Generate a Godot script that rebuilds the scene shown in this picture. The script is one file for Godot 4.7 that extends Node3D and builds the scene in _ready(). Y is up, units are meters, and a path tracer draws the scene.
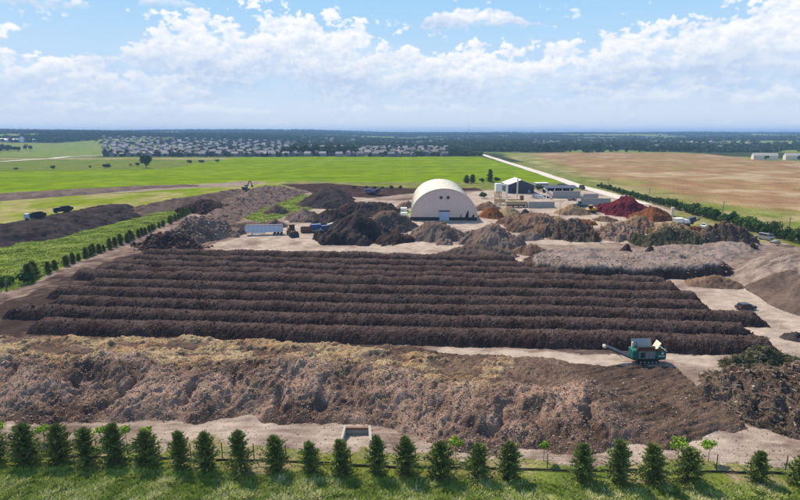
extends Node3D

var rng := RandomNumberGenerator.new()
var used := {}
var nz := FastNoiseLite.new()      # fractal noise, read at scaled coordinates
var nr := FastNoiseLite.new()      # ridged noise for gullies and clods
var nc := FastNoiseLite.new()      # cellular noise for lumps
var M := {}                        # materials
var tex := {}
const YARD := [[-106, -150], [-112, -280], [-116, -400], [-60, -402], [60, -402], [146, -402], [154, -330], [152, -270], [150, -196], [170, -100], [110, -60.5], [-110, -63.5], [-110, -120]]


func _ready():
	rng.seed = 7
	# ---- camera, sky, sun, air, exposure
	var cam := Camera3D.new()
	cam.name = "camera"
	cam.position = Vector3(0, 42, 0)
	cam.rotation_degrees = Vector3(-12.38, 0, 0)
	cam.fov = 50.26
	cam.near = 0.5
	cam.far = 40000.0
	add_child(cam)
	set_noise()
	var env := Environment.new()
	env.background_mode = Environment.BG_SKY
	var sky := Sky.new()
	var pano := PanoramaSkyMaterial.new()
	pano.panorama = ImageTexture.create_from_image(sky_image())
	pano.energy_multiplier = 0.74
	sky.sky_material = pano
	env.sky = sky
	env.sky_rotation = Vector3(0, PI, 0)
	env.tonemap_mode = Environment.TONE_MAPPER_LINEAR
	env.tonemap_exposure = 1.4
	env.sdfgi_enabled = true
	env.ssao_enabled = true
	env.ssil_enabled = true
	env.fog_enabled = true
	env.fog_density = 0.00013
	env.fog_light_color = Color(0.62, 0.79, 1.0)
	var we := WorldEnvironment.new()
	we.name = "world_environment"
	we.environment = env
	add_child(we)
	var sun := DirectionalLight3D.new()
	sun.name = "sun"
	sun.light_energy = 1.6
	sun.light_color = Color(1.0, 0.93, 0.83)
	sun.light_angular_distance = 0.5
	sun.shadow_enabled = true
	add_child(sun)
	sun.look_at_from_position(Vector3(-0.46, 0.92, -0.62), Vector3.ZERO)
	make_materials()
	# ---- the setting, then the things on it
	build_ground()
	build_roads()
	build_banks()
	build_windrows()
	build_front_heaps()
	build_piles()
	build_dome()
	build_facility()
	build_machines()
	build_front_row()
	build_plants()
	build_far()


func set_noise():
	nz.seed = 3
	nz.noise_type = FastNoiseLite.TYPE_SIMPLEX_SMOOTH
	nz.fractal_type = FastNoiseLite.FRACTAL_FBM
	nz.fractal_octaves = 4
	nz.frequency = 1.0
	nr.seed = 5
	nr.noise_type = FastNoiseLite.TYPE_SIMPLEX
	nr.fractal_type = FastNoiseLite.FRACTAL_RIDGED
	nr.fractal_octaves = 3
	nr.frequency = 1.0
	nc.seed = 9
	nc.noise_type = FastNoiseLite.TYPE_CELLULAR
	nc.cellular_return_type = FastNoiseLite.RETURN_DISTANCE
	nc.fractal_type = FastNoiseLite.FRACTAL_NONE
	nc.frequency = 1.0


# ------------------------------------------------------------------ sky
# Clouds by direction: azimuth (degrees right of -Z), height of the flat base (degrees), half width, height of the heap above its base, strength.
const CLOUDS := [[-12.5, 6.6, 14.0, 6.6, 1.1], [-3.0, 5.2, 9.0, 5.0, 1.0], [-20.0, 6.2, 8.0, 3.4, 0.9], [-36.0, 4.4, 10.0, 4.4, 1.0], [-26.0, 3.2, 8.0, 3.0, 0.85], [-32.7, 10.7, 4.8, 1.7, 0.9],
	[7.4, 10.6, 5.2, 1.9, 1.0], [9.5, 4.4, 8.5, 5.0, 1.0], [18.0, 5.2, 7.5, 4.2, 1.0], [24.5, 6.2, 8.5, 5.0, 1.05], [35.0, 5.4, 12.0, 6.4, 1.1], [28.5, 12.1, 3.2, 1.3, 0.9], [22.0, 12.4, 1.6, 1.0, 0.8], [31.5, 12.6, 2.0, 1.0, 0.8],
	[-22.0, 11.4, 2.6, 0.9, 0.6], [25.0, 2.9, 13.0, 1.7, 0.6], [-24.0, 1.8, 13.0, 1.5, 0.6], [2.0, 2.0, 11.0, 1.5, 0.5], [38.0, 2.4, 9.0, 1.6, 0.6]]


func sky_color(az: float, el: float, near: Array) -> Color:
	var e := maxf(el, 0.0)
	var base := Color(0.885, 0.92, 0.96).lerp(Color(0.765, 0.875, 0.975), smoothstep(0.0, 6.0, e)).lerp(Color(0.64, 0.825, 0.97), smoothstep(6.0, 14.0, e)).lerp(Color(0.47, 0.66, 0.89), smoothstep(14.0, 70.0, e))
	var a := deg_to_rad(az)
	var px := sin(a) * 5.0
	var pz := cos(a) * 5.0
	var py := e * 0.15
	var f := nz.get_noise_3d(px, py, pz)
	var g := nz.get_noise_3d(px * 3.6 + 9.0, py * 3.6, pz * 3.6)
	var fine := nz.get_noise_3d(px * 11.0, py * 11.0 + 4.0, pz * 11.0)
	var tiny := nz.get_noise_3d(px * 26.0, py * 28.0 + 4.0, pz * 26.0)
	var puff := -nr.get_noise_3d(px * 2.3, py * 2.6, pz * 2.3)
	var puff2 := -nr.get_noise_3d(px * 5.5 + 3.0, py * 6.5, pz * 5.5)
	var up := nz.get_noise_3d(px * 3.6 + 9.0 - 0.10, py * 3.6 + 0.16, pz * 3.6)
	var cover := 0.0
	var dark := 0.0
	var wsum := 0.0001
	for b in near:
		var u: float = wrapf(az - b[0], -180.0, 180.0) / b[2]
		var v: float = (el - b[1]) / b[3]
		if absf(u) > 1.25 or v * b[3] < -5.5 or v > 1.9:
			continue
		var top: float = pow(maxf(0.0, 1.0 - u * u), 0.55) * (0.86 + f * 0.5) + g * 0.30 + puff * 0.16 + puff2 * 0.09 + fine * 0.16 + tiny * 0.07 - 0.06
		var crisp := 0.16 / maxf(1.0, b[3] * 0.5)
		var w: float = b[4] * smoothstep(0.0, crisp, top - v) * smoothstep(-0.30, 0.10, v + f * 0.20 + g * 0.20 + fine * 0.12)
		w = minf(w, 1.0) * smoothstep(-0.62, -0.12, g * 0.9 + f * 0.7 + fine * 0.35 + v * 0.45 - 0.12)
		# the rain-grey underside trails below the base
		var under: float = b[4] * (0.92 if b[3] > 4.9 and b[0] < 0.0 else 0.62) * smoothstep(1.05, 0.45, absf(u)) * smoothstep(-3.6, -0.4, v * b[3] + f * 2.0 + g * 1.2) * smoothstep(0.5, 0.0, v) * (1.0 if b[3] > 2.6 else 0.0)
		var k := maxf(w, under)
		dark += k * smoothstep(0.40, -0.16, v - g * 0.30 - f * 0.2 - fine * 0.15)
		wsum += k
		cover = 1.0 - (1.0 - cover) * (1.0 - k)
	dark = clampf(dark / wsum, 0.0, 1.0)
	# scattered wisps between the heaps
	var wisp := smoothstep(0.10, 0.42, g * 0.8 + f * 0.5 + fine * 0.5 + tiny * 0.2 - 0.024 * e) * 0.85
	cover = 1.0 - (1.0 - cover) * (1.0 - wisp)
	var lit := clampf(0.72 + (g - up) * 1.3 + fine * 0.5 + puff * 0.22 + puff2 * 0.30 + tiny * 0.35, 0.0, 1.0)
	var cloud := Color(0.875, 0.915, 0.975).lerp(Color(1.0, 1.0, 1.0), lit).lerp(Color(0.735, 0.815, 0.93), dark * (0.95 - 0.4 * lit))
	var c := base.lerp(cloud, cover * (0.98 - 0.30 * smoothstep(3.5, 0.0, e)))
	# thin veil and rain haze low over the horizon
	var veil := smoothstep(6.0, 0.0, e) * (0.30 + 0.5 * f + 0.5 * g + 0.3 * fine)
	return c.lerp(Color(0.90, 0.93, 0.965), clampf(veil, 0.0, 0.85))


func sky_image() -> Image:
	var blobs := []
	for b in CLOUDS:
		blobs.append(b)
	var r := RandomNumberGenerator.new()
	r.seed = 21
	var az := 50.0
	while az < 312.0:
		blobs.append([az, r.randf_range(2.0, 10.0), r.randf_range(5.0, 13.0), r.randf_range(1.6, 6.0), r.randf_range(0.7, 1.1)])
		az += r.randf_range(6.0, 12.0)
	for i in 46:  # unseen high clouds, added to in number so the sky light is less blue
		blobs.append([r.randf_range(0.0, 360.0), r.randf_range(19.0, 60.0), r.randf_range(8.0, 18.0), r.randf_range(3.0, 7.0), r.randf_range(0.5, 1.0)])
	var im := Image.create(1024, 512, false, Image.FORMAT_RGB8)
	for x in 1024:
		var a := (x + 0.5) / 1024.0 * 360.0 - 180.0
		var near := near_blobs(blobs, a)
		for y in 262:
			im.set_pixel(x, y, sky_color(a, 90.0 - (y + 0.5) / 512.0 * 180.0, near))
	for y in range(262, 512):
		for x in 1024:
			im.set_pixel(x, y, Color(0.62, 0.66, 0.62))
	im.resize(4096, 2048, Image.INTERPOLATE_CUBIC)
	for x in range(0, 4096):
		var a := (x + 0.5) / 4096.0 * 360.0 - 180.0
		if absf(a) > 62.0:
			continue
		var near := near_blobs(blobs, a)
		for y in range(820, 1030):
			im.set_pixel(x, y, sky_color(a, 90.0 - (y + 0.5) / 2048.0 * 180.0, near))
	return im


func near_blobs(blobs: Array, a: float) -> Array:
	var near := []
	for b in blobs:
		if absf(wrapf(a - b[0], -180.0, 180.0)) < b[2] * 1.62:
			near.append(b)
	return near


# ------------------------------------------------------------------ materials
func noise_tex(seed_: int, freq: float, lo: Color, hi: Color, octaves := 5, kind := FastNoiseLite.TYPE_SIMPLEX_SMOOTH, mid := 0.5) -> NoiseTexture2D:
	var n := FastNoiseLite.new()
	n.seed = seed_
	n.noise_type = kind
	n.frequency = freq
	n.fractal_octaves = octaves
	var t := NoiseTexture2D.new()
	t.width = 512
	t.height = 512
	t.seamless = true
	t.noise = n
	var g := Gradient.new()
	g.set_color(0, lo)
	g.set_color(1, hi)
	g.add_point(mid, lo.lerp(hi, 0.5))
	t.color_ramp = g
	return t


func gray(v: float) -> Color:
	return Color(v, v, v)


# A rough earth-like material: base colour from the vertices, grain from two noise textures at two scales, relief from a height texture.
func earth(tile: float, wide: float, bump_cm: float, t1: String, t2: String, tb: String, rough := 0.95) -> StandardMaterial3D:
	var m := StandardMaterial3D.new()
	m.vertex_color_use_as_albedo = true
	m.roughness = rough
	m.specular_mode = BaseMaterial3D.SPECULAR_DISABLED
	m.albedo_texture = tex[t1]
	m.uv1_triplanar = true
	m.uv1_world_triplanar = true
	m.uv1_scale = Vector3.ONE / tile
	m.detail_enabled = true
	m.detail_albedo = tex[t2]
	m.detail_blend_mode = BaseMaterial3D.BLEND_MODE_MUL
	m.detail_uv_layer = BaseMaterial3D.DETAIL_UV_2
	m.uv2_triplanar = true
	m.uv2_world_triplanar = true
	m.uv2_scale = Vector3.ONE / wide
	if bump_cm > 0.0:
		m.heightmap_enabled = true
		m.heightmap_texture = tex[tb]
		m.heightmap_scale = bump_cm
	return m


func paint(c: Color, rough := 0.6, metal := 0.0) -> StandardMaterial3D:
	var m := StandardMaterial3D.new()
	m.albedo_color = c
	m.roughness = rough
	m.metallic = metal
	return m


# Painted or weathered sheet: a colour mottled by grime at two scales.
func worn(c: Color, rough := 0.6, tile := 3.0, metal := 0.0) -> StandardMaterial3D:
	var m := paint(c, rough, metal)
	m.albedo_texture = tex.grime
	m.uv1_triplanar = true
	m.uv1_scale = Vector3.ONE / tile
	return m


func leafy(back: Color) -> StandardMaterial3D:
	var m := StandardMaterial3D.new()
	m.vertex_color_use_as_albedo = true
	m.roughness = 0.9
	m.specular_mode = BaseMaterial3D.SPECULAR_DISABLED
	m.backlight_enabled = true
	m.backlight = back
	return m


func make_materials():
	tex.grain = noise_tex(11, 0.03, gray(0.70), gray(1.0), 6)
	tex.mottle = noise_tex(12, 0.012, gray(0.80), gray(1.0), 6)
	tex.fleck = noise_tex(13, 0.09, gray(0.70), gray(1.0), 4, FastNoiseLite.TYPE_SIMPLEX, 0.5)
	tex.lump = noise_tex(14, 0.025, gray(0.0), gray(1.0), 6)
	tex.grime = noise_tex(15, 0.015, gray(0.84), gray(1.0), 5)
	M.ground = earth(9.0, 70.0, 0.0, "grain", "mottle", "lump")
	M.field = earth(14.0, 160.0, 0.0, "mottle", "mottle", "lump")
	M.yard = earth(3.4, 31.0, 7.0, "grain", "mottle", "lump")
	tex.speck = noise_tex(16, 0.026, gray(0.40), gray(1.0), 5, FastNoiseLite.TYPE_SIMPLEX, 0.5)
	M.compost = earth(4.6, 17.0, 26.0, "speck", "mottle", "lump")
	M.heap = earth(3.6, 19.0, 20.0, "speck", "mottle", "lump")
	M.chips = earth(4.2, 9.0, 22.0, "speck", "grain", "lump")
	M.road = worn(Color(0.78, 0.745, 0.70), 0.9, 12.0)
	M.crown = leafy(Color(0.10, 0.16, 0.04))
	M.needle = leafy(Color(0.12, 0.17, 0.05))
	M.grass = leafy(Color(0.16, 0.22, 0.05))
	M.bark = worn(Color(0.30, 0.24, 0.19), 0.95, 0.6)
	M.fabric = worn(Color(0.93, 0.895, 0.83), 0.55, 7.0)
	M.fabric_front = worn(Color(0.87, 0.765, 0.735), 0.6, 6.0)
	M.dark = worn(Color(0.16, 0.16, 0.17), 0.7)
	M.black = paint(Color(0.07, 0.07, 0.075), 0.8)
	M.rubber = paint(Color(0.10, 0.10, 0.10), 0.9)
	M.glass = paint(Color(0.07, 0.09, 0.11), 0.12)
	M.steel = worn(Color(0.56, 0.58, 0.60), 0.5, 2.0, 0.3)
	M.white = worn(Color(0.93, 0.93, 0.92), 0.5, 4.0)
	M.cream = worn(Color(0.88, 0.83, 0.74), 0.6, 2.0)
	M.concrete = worn(Color(0.63, 0.615, 0.60), 0.9, 2.5)
	M.navy = worn(Color(0.20, 0.215, 0.29), 0.6, 4.0)
	M.tan = worn(Color(0.74, 0.63, 0.48), 0.7, 3.0)
	M.rust = worn(Color(0.46, 0.33, 0.26), 0.8, 2.0)
	M.green = worn(Color(0.03, 0.38, 0.35), 0.45, 2.5)
	M.blue = worn(Color(0.19, 0.30, 0.52), 0.5, 3.0)
	M.paleblue = worn(Color(0.70, 0.76, 0.86), 0.45, 4.0)
	M.yellow = worn(Color(0.85, 0.66, 0.16), 0.5, 2.0)
	M.orange = worn(Color(0.86, 0.36, 0.13), 0.5, 2.0)
	M.silver = paint(Color(0.70, 0.72, 0.75), 0.3, 0.4)
	M.darkcar = paint(Color(0.17, 0.18, 0.20), 0.3, 0.3)
	M.timber = worn(Color(0.74, 0.70, 0.66), 0.9, 0.8)
	M.post = worn(Color(0.40, 0.36, 0.32), 0.9, 0.5)
	M.wire = paint(Color(0.35, 0.34, 0.33), 0.5, 0.6)
	M.cyan = worn(Color(0.62, 0.84, 0.84), 0.5, 2.0)
	M.teal = worn(Color(0.16, 0.40, 0.40), 0.5, 2.0)
	M.houseroof = worn(Color(0.232, 0.213, 0.254), 0.9, 5.0)
	M.houseroof.specular_mode = BaseMaterial3D.SPECULAR_DISABLED
	M.housebrown = worn(Color(0.246, 0.209, 0.230), 0.9, 5.0)
	M.housebrown.specular_mode = BaseMaterial3D.SPECULAR_DISABLED
	M.housewall = worn(Color(0.356, 0.333, 0.377), 0.8, 6.0)
	M.housewall.specular_mode = BaseMaterial3D.SPECULAR_DISABLED
	M.housetan = worn(Color(0.310, 0.279, 0.304), 0.8, 6.0)
	M.housetan.specular_mode = BaseMaterial3D.SPECULAR_DISABLED


# ------------------------------------------------------------------ nodes
func numbered(called: String) -> String:
	used[called] = used.get(called, -1) + 1
	return called if used[called] == 0 else "%s_%03d" % [called, used[called]]


func tag(o: Node, label := "", category := "", group := "", kind := ""):
	if label:
		o.set_meta("label", label)
	if category:
		o.set_meta("category", category)
	if group:
		o.set_meta("group", group)
	if kind:
		o.set_meta("kind", kind)


func thing(called: String, label: String, category: String, at := Vector3.ZERO, turn := 0.0, group := "") -> Node3D:
	var o := Node3D.new()
	o.name = numbered(called)
	o.position = at
	o.rotation.y = turn
	tag(o, label, category, group)
	add_child(o)
	return o


func part(called: String, m: Mesh, mat: Material, parent: Node) -> MeshInstance3D:
	var o := MeshInstance3D.new()
	o.name = numbered(called) if parent == self else called
	o.mesh = m
	o.material_override = mat
	parent.add_child(o, true)
	return o


func copy_of(o: Node3D, label: String, at: Vector3, turn: float, scale_ := Vector3.ONE) -> Node3D:
	var c: Node3D = o.duplicate()
	var base := String(o.name).rstrip("0123456789").rstrip("_")
	c.name = numbered(base)
	add_child(c)
	c.position = at
	c.rotation = Vector3(0, turn, 0)
	c.scale = scale_
	if label:
		c.set_meta("label", label)
	return c


func scatter(called: String, m: Mesh, mat: Material, where: Array, tints: PackedColorArray, parent: Node, label := "") -> MultiMeshInstance3D:
	var mm := MultiMesh.new()
	mm.transform_format = MultiMesh.TRANSFORM_3D
	mm.use_colors = true
	mm.instance_count = where.size()
	mm.mesh = m
	for i in where.size():
		mm.set_instance_transform(i, where[i])
		mm.set_instance_color(i, tints[i])
	var o := MultiMeshInstance3D.new()
	o.name = numbered(called) if parent == self else called
	o.multimesh = mm
	o.material_override = mat
	o.set_meta("kind", "stuff")
	if label:
		o.set_meta("label", label)
	parent.add_child(o, true)
	return o


# ------------------------------------------------------------------ mesh helpers
func nb() -> SurfaceTool:
	var st := SurfaceTool.new()
	st.begin(Mesh.PRIMITIVE_TRIANGLES)
	return st


func tri(st: SurfaceTool, a: Vector3, b: Vector3, c: Vector3, out: Vector3):
	var n := (b - a).cross(c - a).normalized()
	if n.dot(out) < 0.0:
		n = -n
		st.set_normal(n)
		st.add_vertex(a)
		st.add_vertex(b)
		st.add_vertex(c)
	else:
		st.set_normal(n)
		st.add_vertex(a)
		st.add_vertex(c)
		st.add_vertex(b)


func quad(st: SurfaceTool, a: Vector3, b: Vector3, c: Vector3, d: Vector3, out: Vector3):
	tri(st, a, b, c, out)
	tri(st, a, c, d, out)


# A box with chamfered edges.
func bx(st: SurfaceTool, c: Vector3, s: Vector3, e := 0.03, b := Basis()):
	var h := s * 0.5
	e = minf(e, minf(h.x, minf(h.y, h.z)) * 0.6)
	for ax in 3:
		var u := (ax + 1) % 3
		var v := (ax + 2) % 3
		for s1 in [-1, 1]:
			var q := []
			for k in [[-1, -1], [1, -1], [1, 1], [-1, 1]]:
				var sg := [0, 0, 0]
				sg[ax] = s1
				sg[u] = k[0]
				sg[v] = k[1]
				q.append(c + b * face_pt(h, e, sg, ax))
			var o := Vector3.ZERO
			o[ax] = s1
			quad(st, q[0], q[1], q[2], q[3], b * o)
			for s2 in [-1, 1]:
				var g0 := [0, 0, 0]
				g0[ax] = s1
				g0[u] = s2
				g0[v] = -1
				var g1 := g0.duplicate()
				g1[v] = 1
				var oo := Vector3.ZERO
				oo[ax] = s1
				oo[u] = s2
				quad(st, c + b * face_pt(h, e, g0, ax), c + b * face_pt(h, e, g1, ax), c + b * face_pt(h, e, g1, u), c + b * face_pt(h, e, g0, u), b * oo)
	for i in 8:
		var sg := [1 if i & 1 else -1, 1 if i & 2 else -1, 1 if i & 4 else -1]
		tri(st, c + b * face_pt(h, e, sg, 0), c + b * face_pt(h, e, sg, 1), c + b * face_pt(h, e, sg, 2), b * Vector3(sg[0], sg[1], sg[2]))


func face_pt(h: Vector3, e: float, sg: Array, ax: int) -> Vector3:
	var p := Vector3.ZERO
	for k in 3:
		p[k] = sg[k] * (h[k] if k == ax else h[k] - e)
	return p


func box_mesh(c: Vector3, s: Vector3, e := 0.03, b := Basis()) -> Mesh:
	var st := nb()
	bx(st, c, s, e, b)
	return st.commit()


# A beam of square section between two points.
func beam(st: SurfaceTool, a: Vector3, b: Vector3, w: float, h: float):
	var z := (b - a).normalized()
	var x := Vector3.UP.cross(z)
	x = x.normalized() if x.length() > 0.01 else Vector3.RIGHT
	bx(st, (a + b) * 0.5, Vector3(w, h, (b - a).length()), 0.02, Basis(x, z.cross(x), z))


func rod(st: SurfaceTool, a: Vector3, b: Vector3, r0: float, r1: float, n := 8, caps := true):
	var z := (b - a).normalized()
	var x := z.cross(Vector3.UP if absf(z.y) < 0.9 else Vector3.RIGHT).normalized()
	var y := z.cross(x)
	for i in n:
		var t0 := TAU * i / n
		var t1 := TAU * (i + 1) / n
		var d0 := x * cos(t0) + y * sin(t0)
		var d1 := x * cos(t1) + y * sin(t1)
		var q := [[a + d0 * r0, d0], [b + d0 * r1, d0], [b + d1 * r1, d1], [a + d0 * r0, d0], [b + d1 * r1, d1], [a + d1 * r0, d1]]
		if (b - a).cross(d1 - d0).dot(d0) > 0.0:
			q.reverse()
		for v in q:
			st.set_normal(v[1])
			st.add_vertex(v[0])
		if caps:
			tri(st, a, a + d0 * r0, a + d1 * r0, -z)
			tri(st, b, b + d0 * r1, b + d1 * r1, z)


func rod_mesh(a: Vector3, b: Vector3, r0: float, r1: float, n := 8) -> Mesh:
	var st := nb()
	rod(st, a, b, r0, r1, n)
	return st.commit()


# A convex outline in x and y drawn out along z.
func prism(st: SurfaceTool, pts: Array, z0: float, z1: float, t := Transform3D()):
	var mid := Vector2.ZERO
	for p in pts:
		mid += p / pts.size()
	for i in pts.size():
		var p: Vector2 = pts[i]
		var q: Vector2 = pts[(i + 1) % pts.size()]
		var o := Vector2(q.y - p.y, p.x - q.x)
		if o.dot((p + q) * 0.5 - mid) < 0.0:
			o = -o
		quad(st, t * Vector3(p.x, p.y, z0), t * Vector3(q.x, q.y, z0), t * Vector3(q.x, q.y, z1), t * Vector3(p.x, p.y, z1), t.basis * Vector3(o.x, o.y, 0))
		tri(st, t * Vector3(mid.x, mid.y, z0), t * Vector3(p.x, p.y, z0), t * Vector3(q.x, q.y, z0), t.basis * Vector3(0, 0, z0 - z1))
		tri(st, t * Vector3(mid.x, mid.y, z1), t * Vector3(p.x, p.y, z1), t * Vector3(q.x, q.y, z1), t.basis * Vector3(0, 0, z1 - z0))


func prism_mesh(pts: Array, z0: float, z1: float, t := Transform3D()) -> Mesh:
	var st := nb()
	prism(st, pts, z0, z1, t)
	return st.commit()


func poly(list: Array) -> PackedVector2Array:
	var p := PackedVector2Array()
	for a in list:
		p.append(Vector2(a[0], a[1]))
	return p


# Distance inside an outline (negative outside).
func inside(p: PackedVector2Array, x: float, z: float) -> float:
	var q := Vector2(x, z)
	var best := 1e12
	var prev := p[p.size() - 1]
	for c in p:
		var e := c - prev
		var t := clampf((q - prev).dot(e) / e.length_squared(), 0.0, 1.0)
		best = minf(best, q.distance_squared_to(prev + e * t))
		prev = c
	best = sqrt(best)
	return best if Geometry2D.is_point_in_polygon(q, p) else -best


# ------------------------------------------------------------------ ground
var yard_poly: PackedVector2Array
var soil_poly: PackedVector2Array
var sand_polys := []
var grass_polys := []
var stubble_poly: PackedVector2Array
var verge_poly: PackedVector2Array


func land(x: float, z: float) -> float:
	var d := sqrt(x * x + z * z)
	var y := nz.get_noise_2d(x * 0.01, z * 0.01) * 0.5
	if d < 420.0:
		y += nz.get_noise_2d(x * 0.11, z * 0.11) * 0.22 * smoothstep(420.0, 300.0, d)
		if z < -61.5 and z > -300.0:
			y += nr.get_noise_2d(x * 0.23, z * 0.5) * 0.10
	if d > 900.0:
		var far := smoothstep(1500.0, 6500.0, d)
		var left := smoothstep(200.0, -1200.0, x)
		y += far * 34.0 + left * 26.0 * smoothstep(1300.0, 3000.0, d) + nz.get_noise_2d(x * 0.0006, z * 0.0006) * 16.0 * smoothstep(1200.0, 3500.0, d)
	return y


# What covers the ground at a point: [class, colour].
func cover(x: float, z: float) -> Array:
	var a := nz.get_noise_2d(x * 0.06, z * 0.06)
	var b := nz.get_noise_2d(x * 0.021 + 40.0, z * 0.021)
	if z > -480.0:
		var wx := x + a * 2.6
		var wz := z + nz.get_noise_2d(x * 0.06, z * 0.06 + 70.0) * 2.6
		var q := Vector2(wx, wz)
		for g in grass_polys:
			if Geometry2D.is_point_in_polygon(q, g[0]):
				var c: Color = g[1].lerp(g[2], clampf(0.5 + a * 1.1 + nz.get_noise_2d(x * 0.4, z * 0.4) * 0.7, 0.0, 1.0))
				return ["grassland", c]
		if z > -75.0 and z > fence_z(x) - 3.0 - a * 5.0 - b * 5.0 + smoothstep(0.0, 14.0, x) * 4.0:
			return ["grassland", Color(0.20, 0.25, 0.04).lerp(Color(0.40, 0.33, 0.20), clampf(0.35 + a * 1.4 + nz.get_noise_2d(x * 0.5, z * 0.5) * 0.9, 0.0, 1.0))]
		if Geometry2D.is_point_in_polygon(Vector2(x + a * 0.9, wz), yard_poly):
			var dirt := Color(0.30, 0.215, 0.18)
			var sand := Color(0.66, 0.545, 0.455)
			var s := 0.35 + b * 0.7
			if Geometry2D.is_point_in_polygon(q, soil_poly):
				s = -0.55 + b * 0.5 + a * 0.35
			for k in sand_polys.size():
				if Geometry2D.is_point_in_polygon(q, sand_polys[k]):
					s = (0.92 if k < 2 else 0.12) + a * 0.35
					break
			if x < -74.0 and z < -100.0:
				s += nr.get_noise_2d((x * 0.9 + z * 0.44) * 0.45, (x * 0.44 - z * 0.9) * 0.03) * 0.34 + nz.get_noise_2d(x * 0.2, z * 0.2) * 0.35
			if z > -74.0:
				s = 0.60 + a * 0.9 + nr.get_noise_2d(x * 0.035, z * 0.8 + x * 0.06) * 0.35
			s -= 0.18 * smoothstep(-48.0, -85.0, x) * (1.0 if z < -74.0 else 0.0)
			s -= smoothstep(0.02, 0.5, nz.get_noise_2d(x * 0.045 + 90.0, z * 0.045)) * (0.55 if z < -74.0 else 0.35)
			# wheel ruts
			s -= maxf(0.0, nr.get_noise_2d(x * 0.03, z * 0.42 + x * 0.05)) * 0.38
			s += nr.get_noise_2d(x * 0.05, z * 0.3) * 0.16 + nz.get_noise_2d(x * 0.7, z * 0.7) * 0.25
			var c := dirt.lerp(sand, clampf(s, 0.0, 1.0))
			if s < 0.0:
				c = dirt.lerp(Color(0.085, 0.062, 0.055), clampf(-s * 1.3, 0.0, 1.0))
			return ["yard", c]
		if x > 152.0 and Geometry2D.is_point_in_polygon(Vector2(x, z), stubble_poly):
			return ["stubble_field", stubble(x, z, a, b)]
		if z < -410.0 + a * 14.0 and x < 150.0:
			# the rough strip along the crop, then the crop
			var edge := -470.0 + x * 0.02 + a * 5.0
			if x < -60.0:
				edge = -490.0 - (x + 60.0) * -0.30 + a * 5.0
			if z < edge:
				return ["crop_field", crop(x, z, a, b)]
		if z > -61.5:
			return ["grassland", Color(0.16, 0.225, 0.05).lerp(Color(0.30, 0.30, 0.10), clampf(0.35 + a + b * 0.6, 0.0, 1.0))]
		if x < -100.0:
			# yellow-green meadow with a pale track on the far left
			var track := absf(wrapf((z + 357.0) - (x + 268.0) * -0.72, -400.0, 400.0))
			if x < -120.0 and track < 24.0 + a * 7.0 and z < -280.0:
				return ["track", Color(0.46, 0.38, 0.31).lerp(Color(0.34, 0.27, 0.20), clampf(0.5 + b, 0.0, 1.0))]
			var green := Color(0.26, 0.33, 0.03).lerp(Color(0.45, 0.40, 0.17), clampf(0.42 + b * 1.5 + a * 0.5, 0.0, 1.0))
			if x < -150.0 and z < -395.0 + (x + 150.0) * -0.33:
				return ["crop_field", crop(x, z, a, b)]
			return ["grassland", green]
		return ["grassland", Color(0.20, 0.25, 0.05).lerp(Color(0.34, 0.31, 0.14), clampf(0.4 + a + b, 0.0, 1.0))]
	if x > 152.0 and Geometry2D.is_point_in_polygon(Vector2(x + a * 3.0, z), stubble_poly):
		return ["stubble_field", stubble(x, z, a, b)]
	if z > -985.0 + a * 8.0 and x < 150.0 and x > -1500.0:
		if x < -280.0 and z < -640.0 + (x + 300.0) * -0.3:
			# beyond the ditch: meadow strips and a pale farm lane
			if absf(z + 905.0 + b * 40.0) < 22.0:
				return ["grassland", Color(0.40, 0.36, 0.20)]
			return ["grassland", Color(0.17, 0.25, 0.04).lerp(Color(0.24, 0.27, 0.06), clampf(0.5 + b * 1.4, 0.0, 1.0))]
		return ["crop_field", crop(x, z, a, b)]
	if x > 152.0 and z > -800.0:
		return ["grassland", Color(0.20, 0.27, 0.05).lerp(Color(0.34, 0.31, 0.14), clampf(0.4 + a + b, 0.0, 1.0))]
	# far country: woods and suburb ground with a few open fields
	var f := nz.get_noise_2d(x * 0.0016 + 5.0, z * 0.0011)
	var open := smoothstep(0.12, 0.2, f + 0.16 * smoothstep(500.0, 1400.0, x))
	if x < -560.0 and z > -1700.0:
		open = 1.0
	var wood := Color(0.045, 0.075, 0.03).lerp(Color(0.09, 0.10, 0.06), clampf(0.4 + b, 0.0, 1.0))
	return ["far_country", wood.lerp(Color(0.19, 0.29, 0.055).lerp(Color(0.30, 0.29, 0.12), clampf(0.3 + b, 0.0, 1.0)), open)]


func crop(x: float, z: float, a: float, b: float) -> Color:
	var bands := nz.get_noise_2d(x * 0.0012, z * 0.030 + x * 0.004)
	var c := Color(0.15, 0.245, 0.006).lerp(Color(0.225, 0.325, 0.008), clampf(0.55 + bands * 0.7 + b * 0.3 + a * 0.1, 0.0, 1.0))
	return c.lerp(Color(0.26, 0.36, 0.05), clampf(nz.get_noise_2d(x * 0.004, z * 0.02 + 30.0) - 0.1, 0.0, 0.5))


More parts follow.
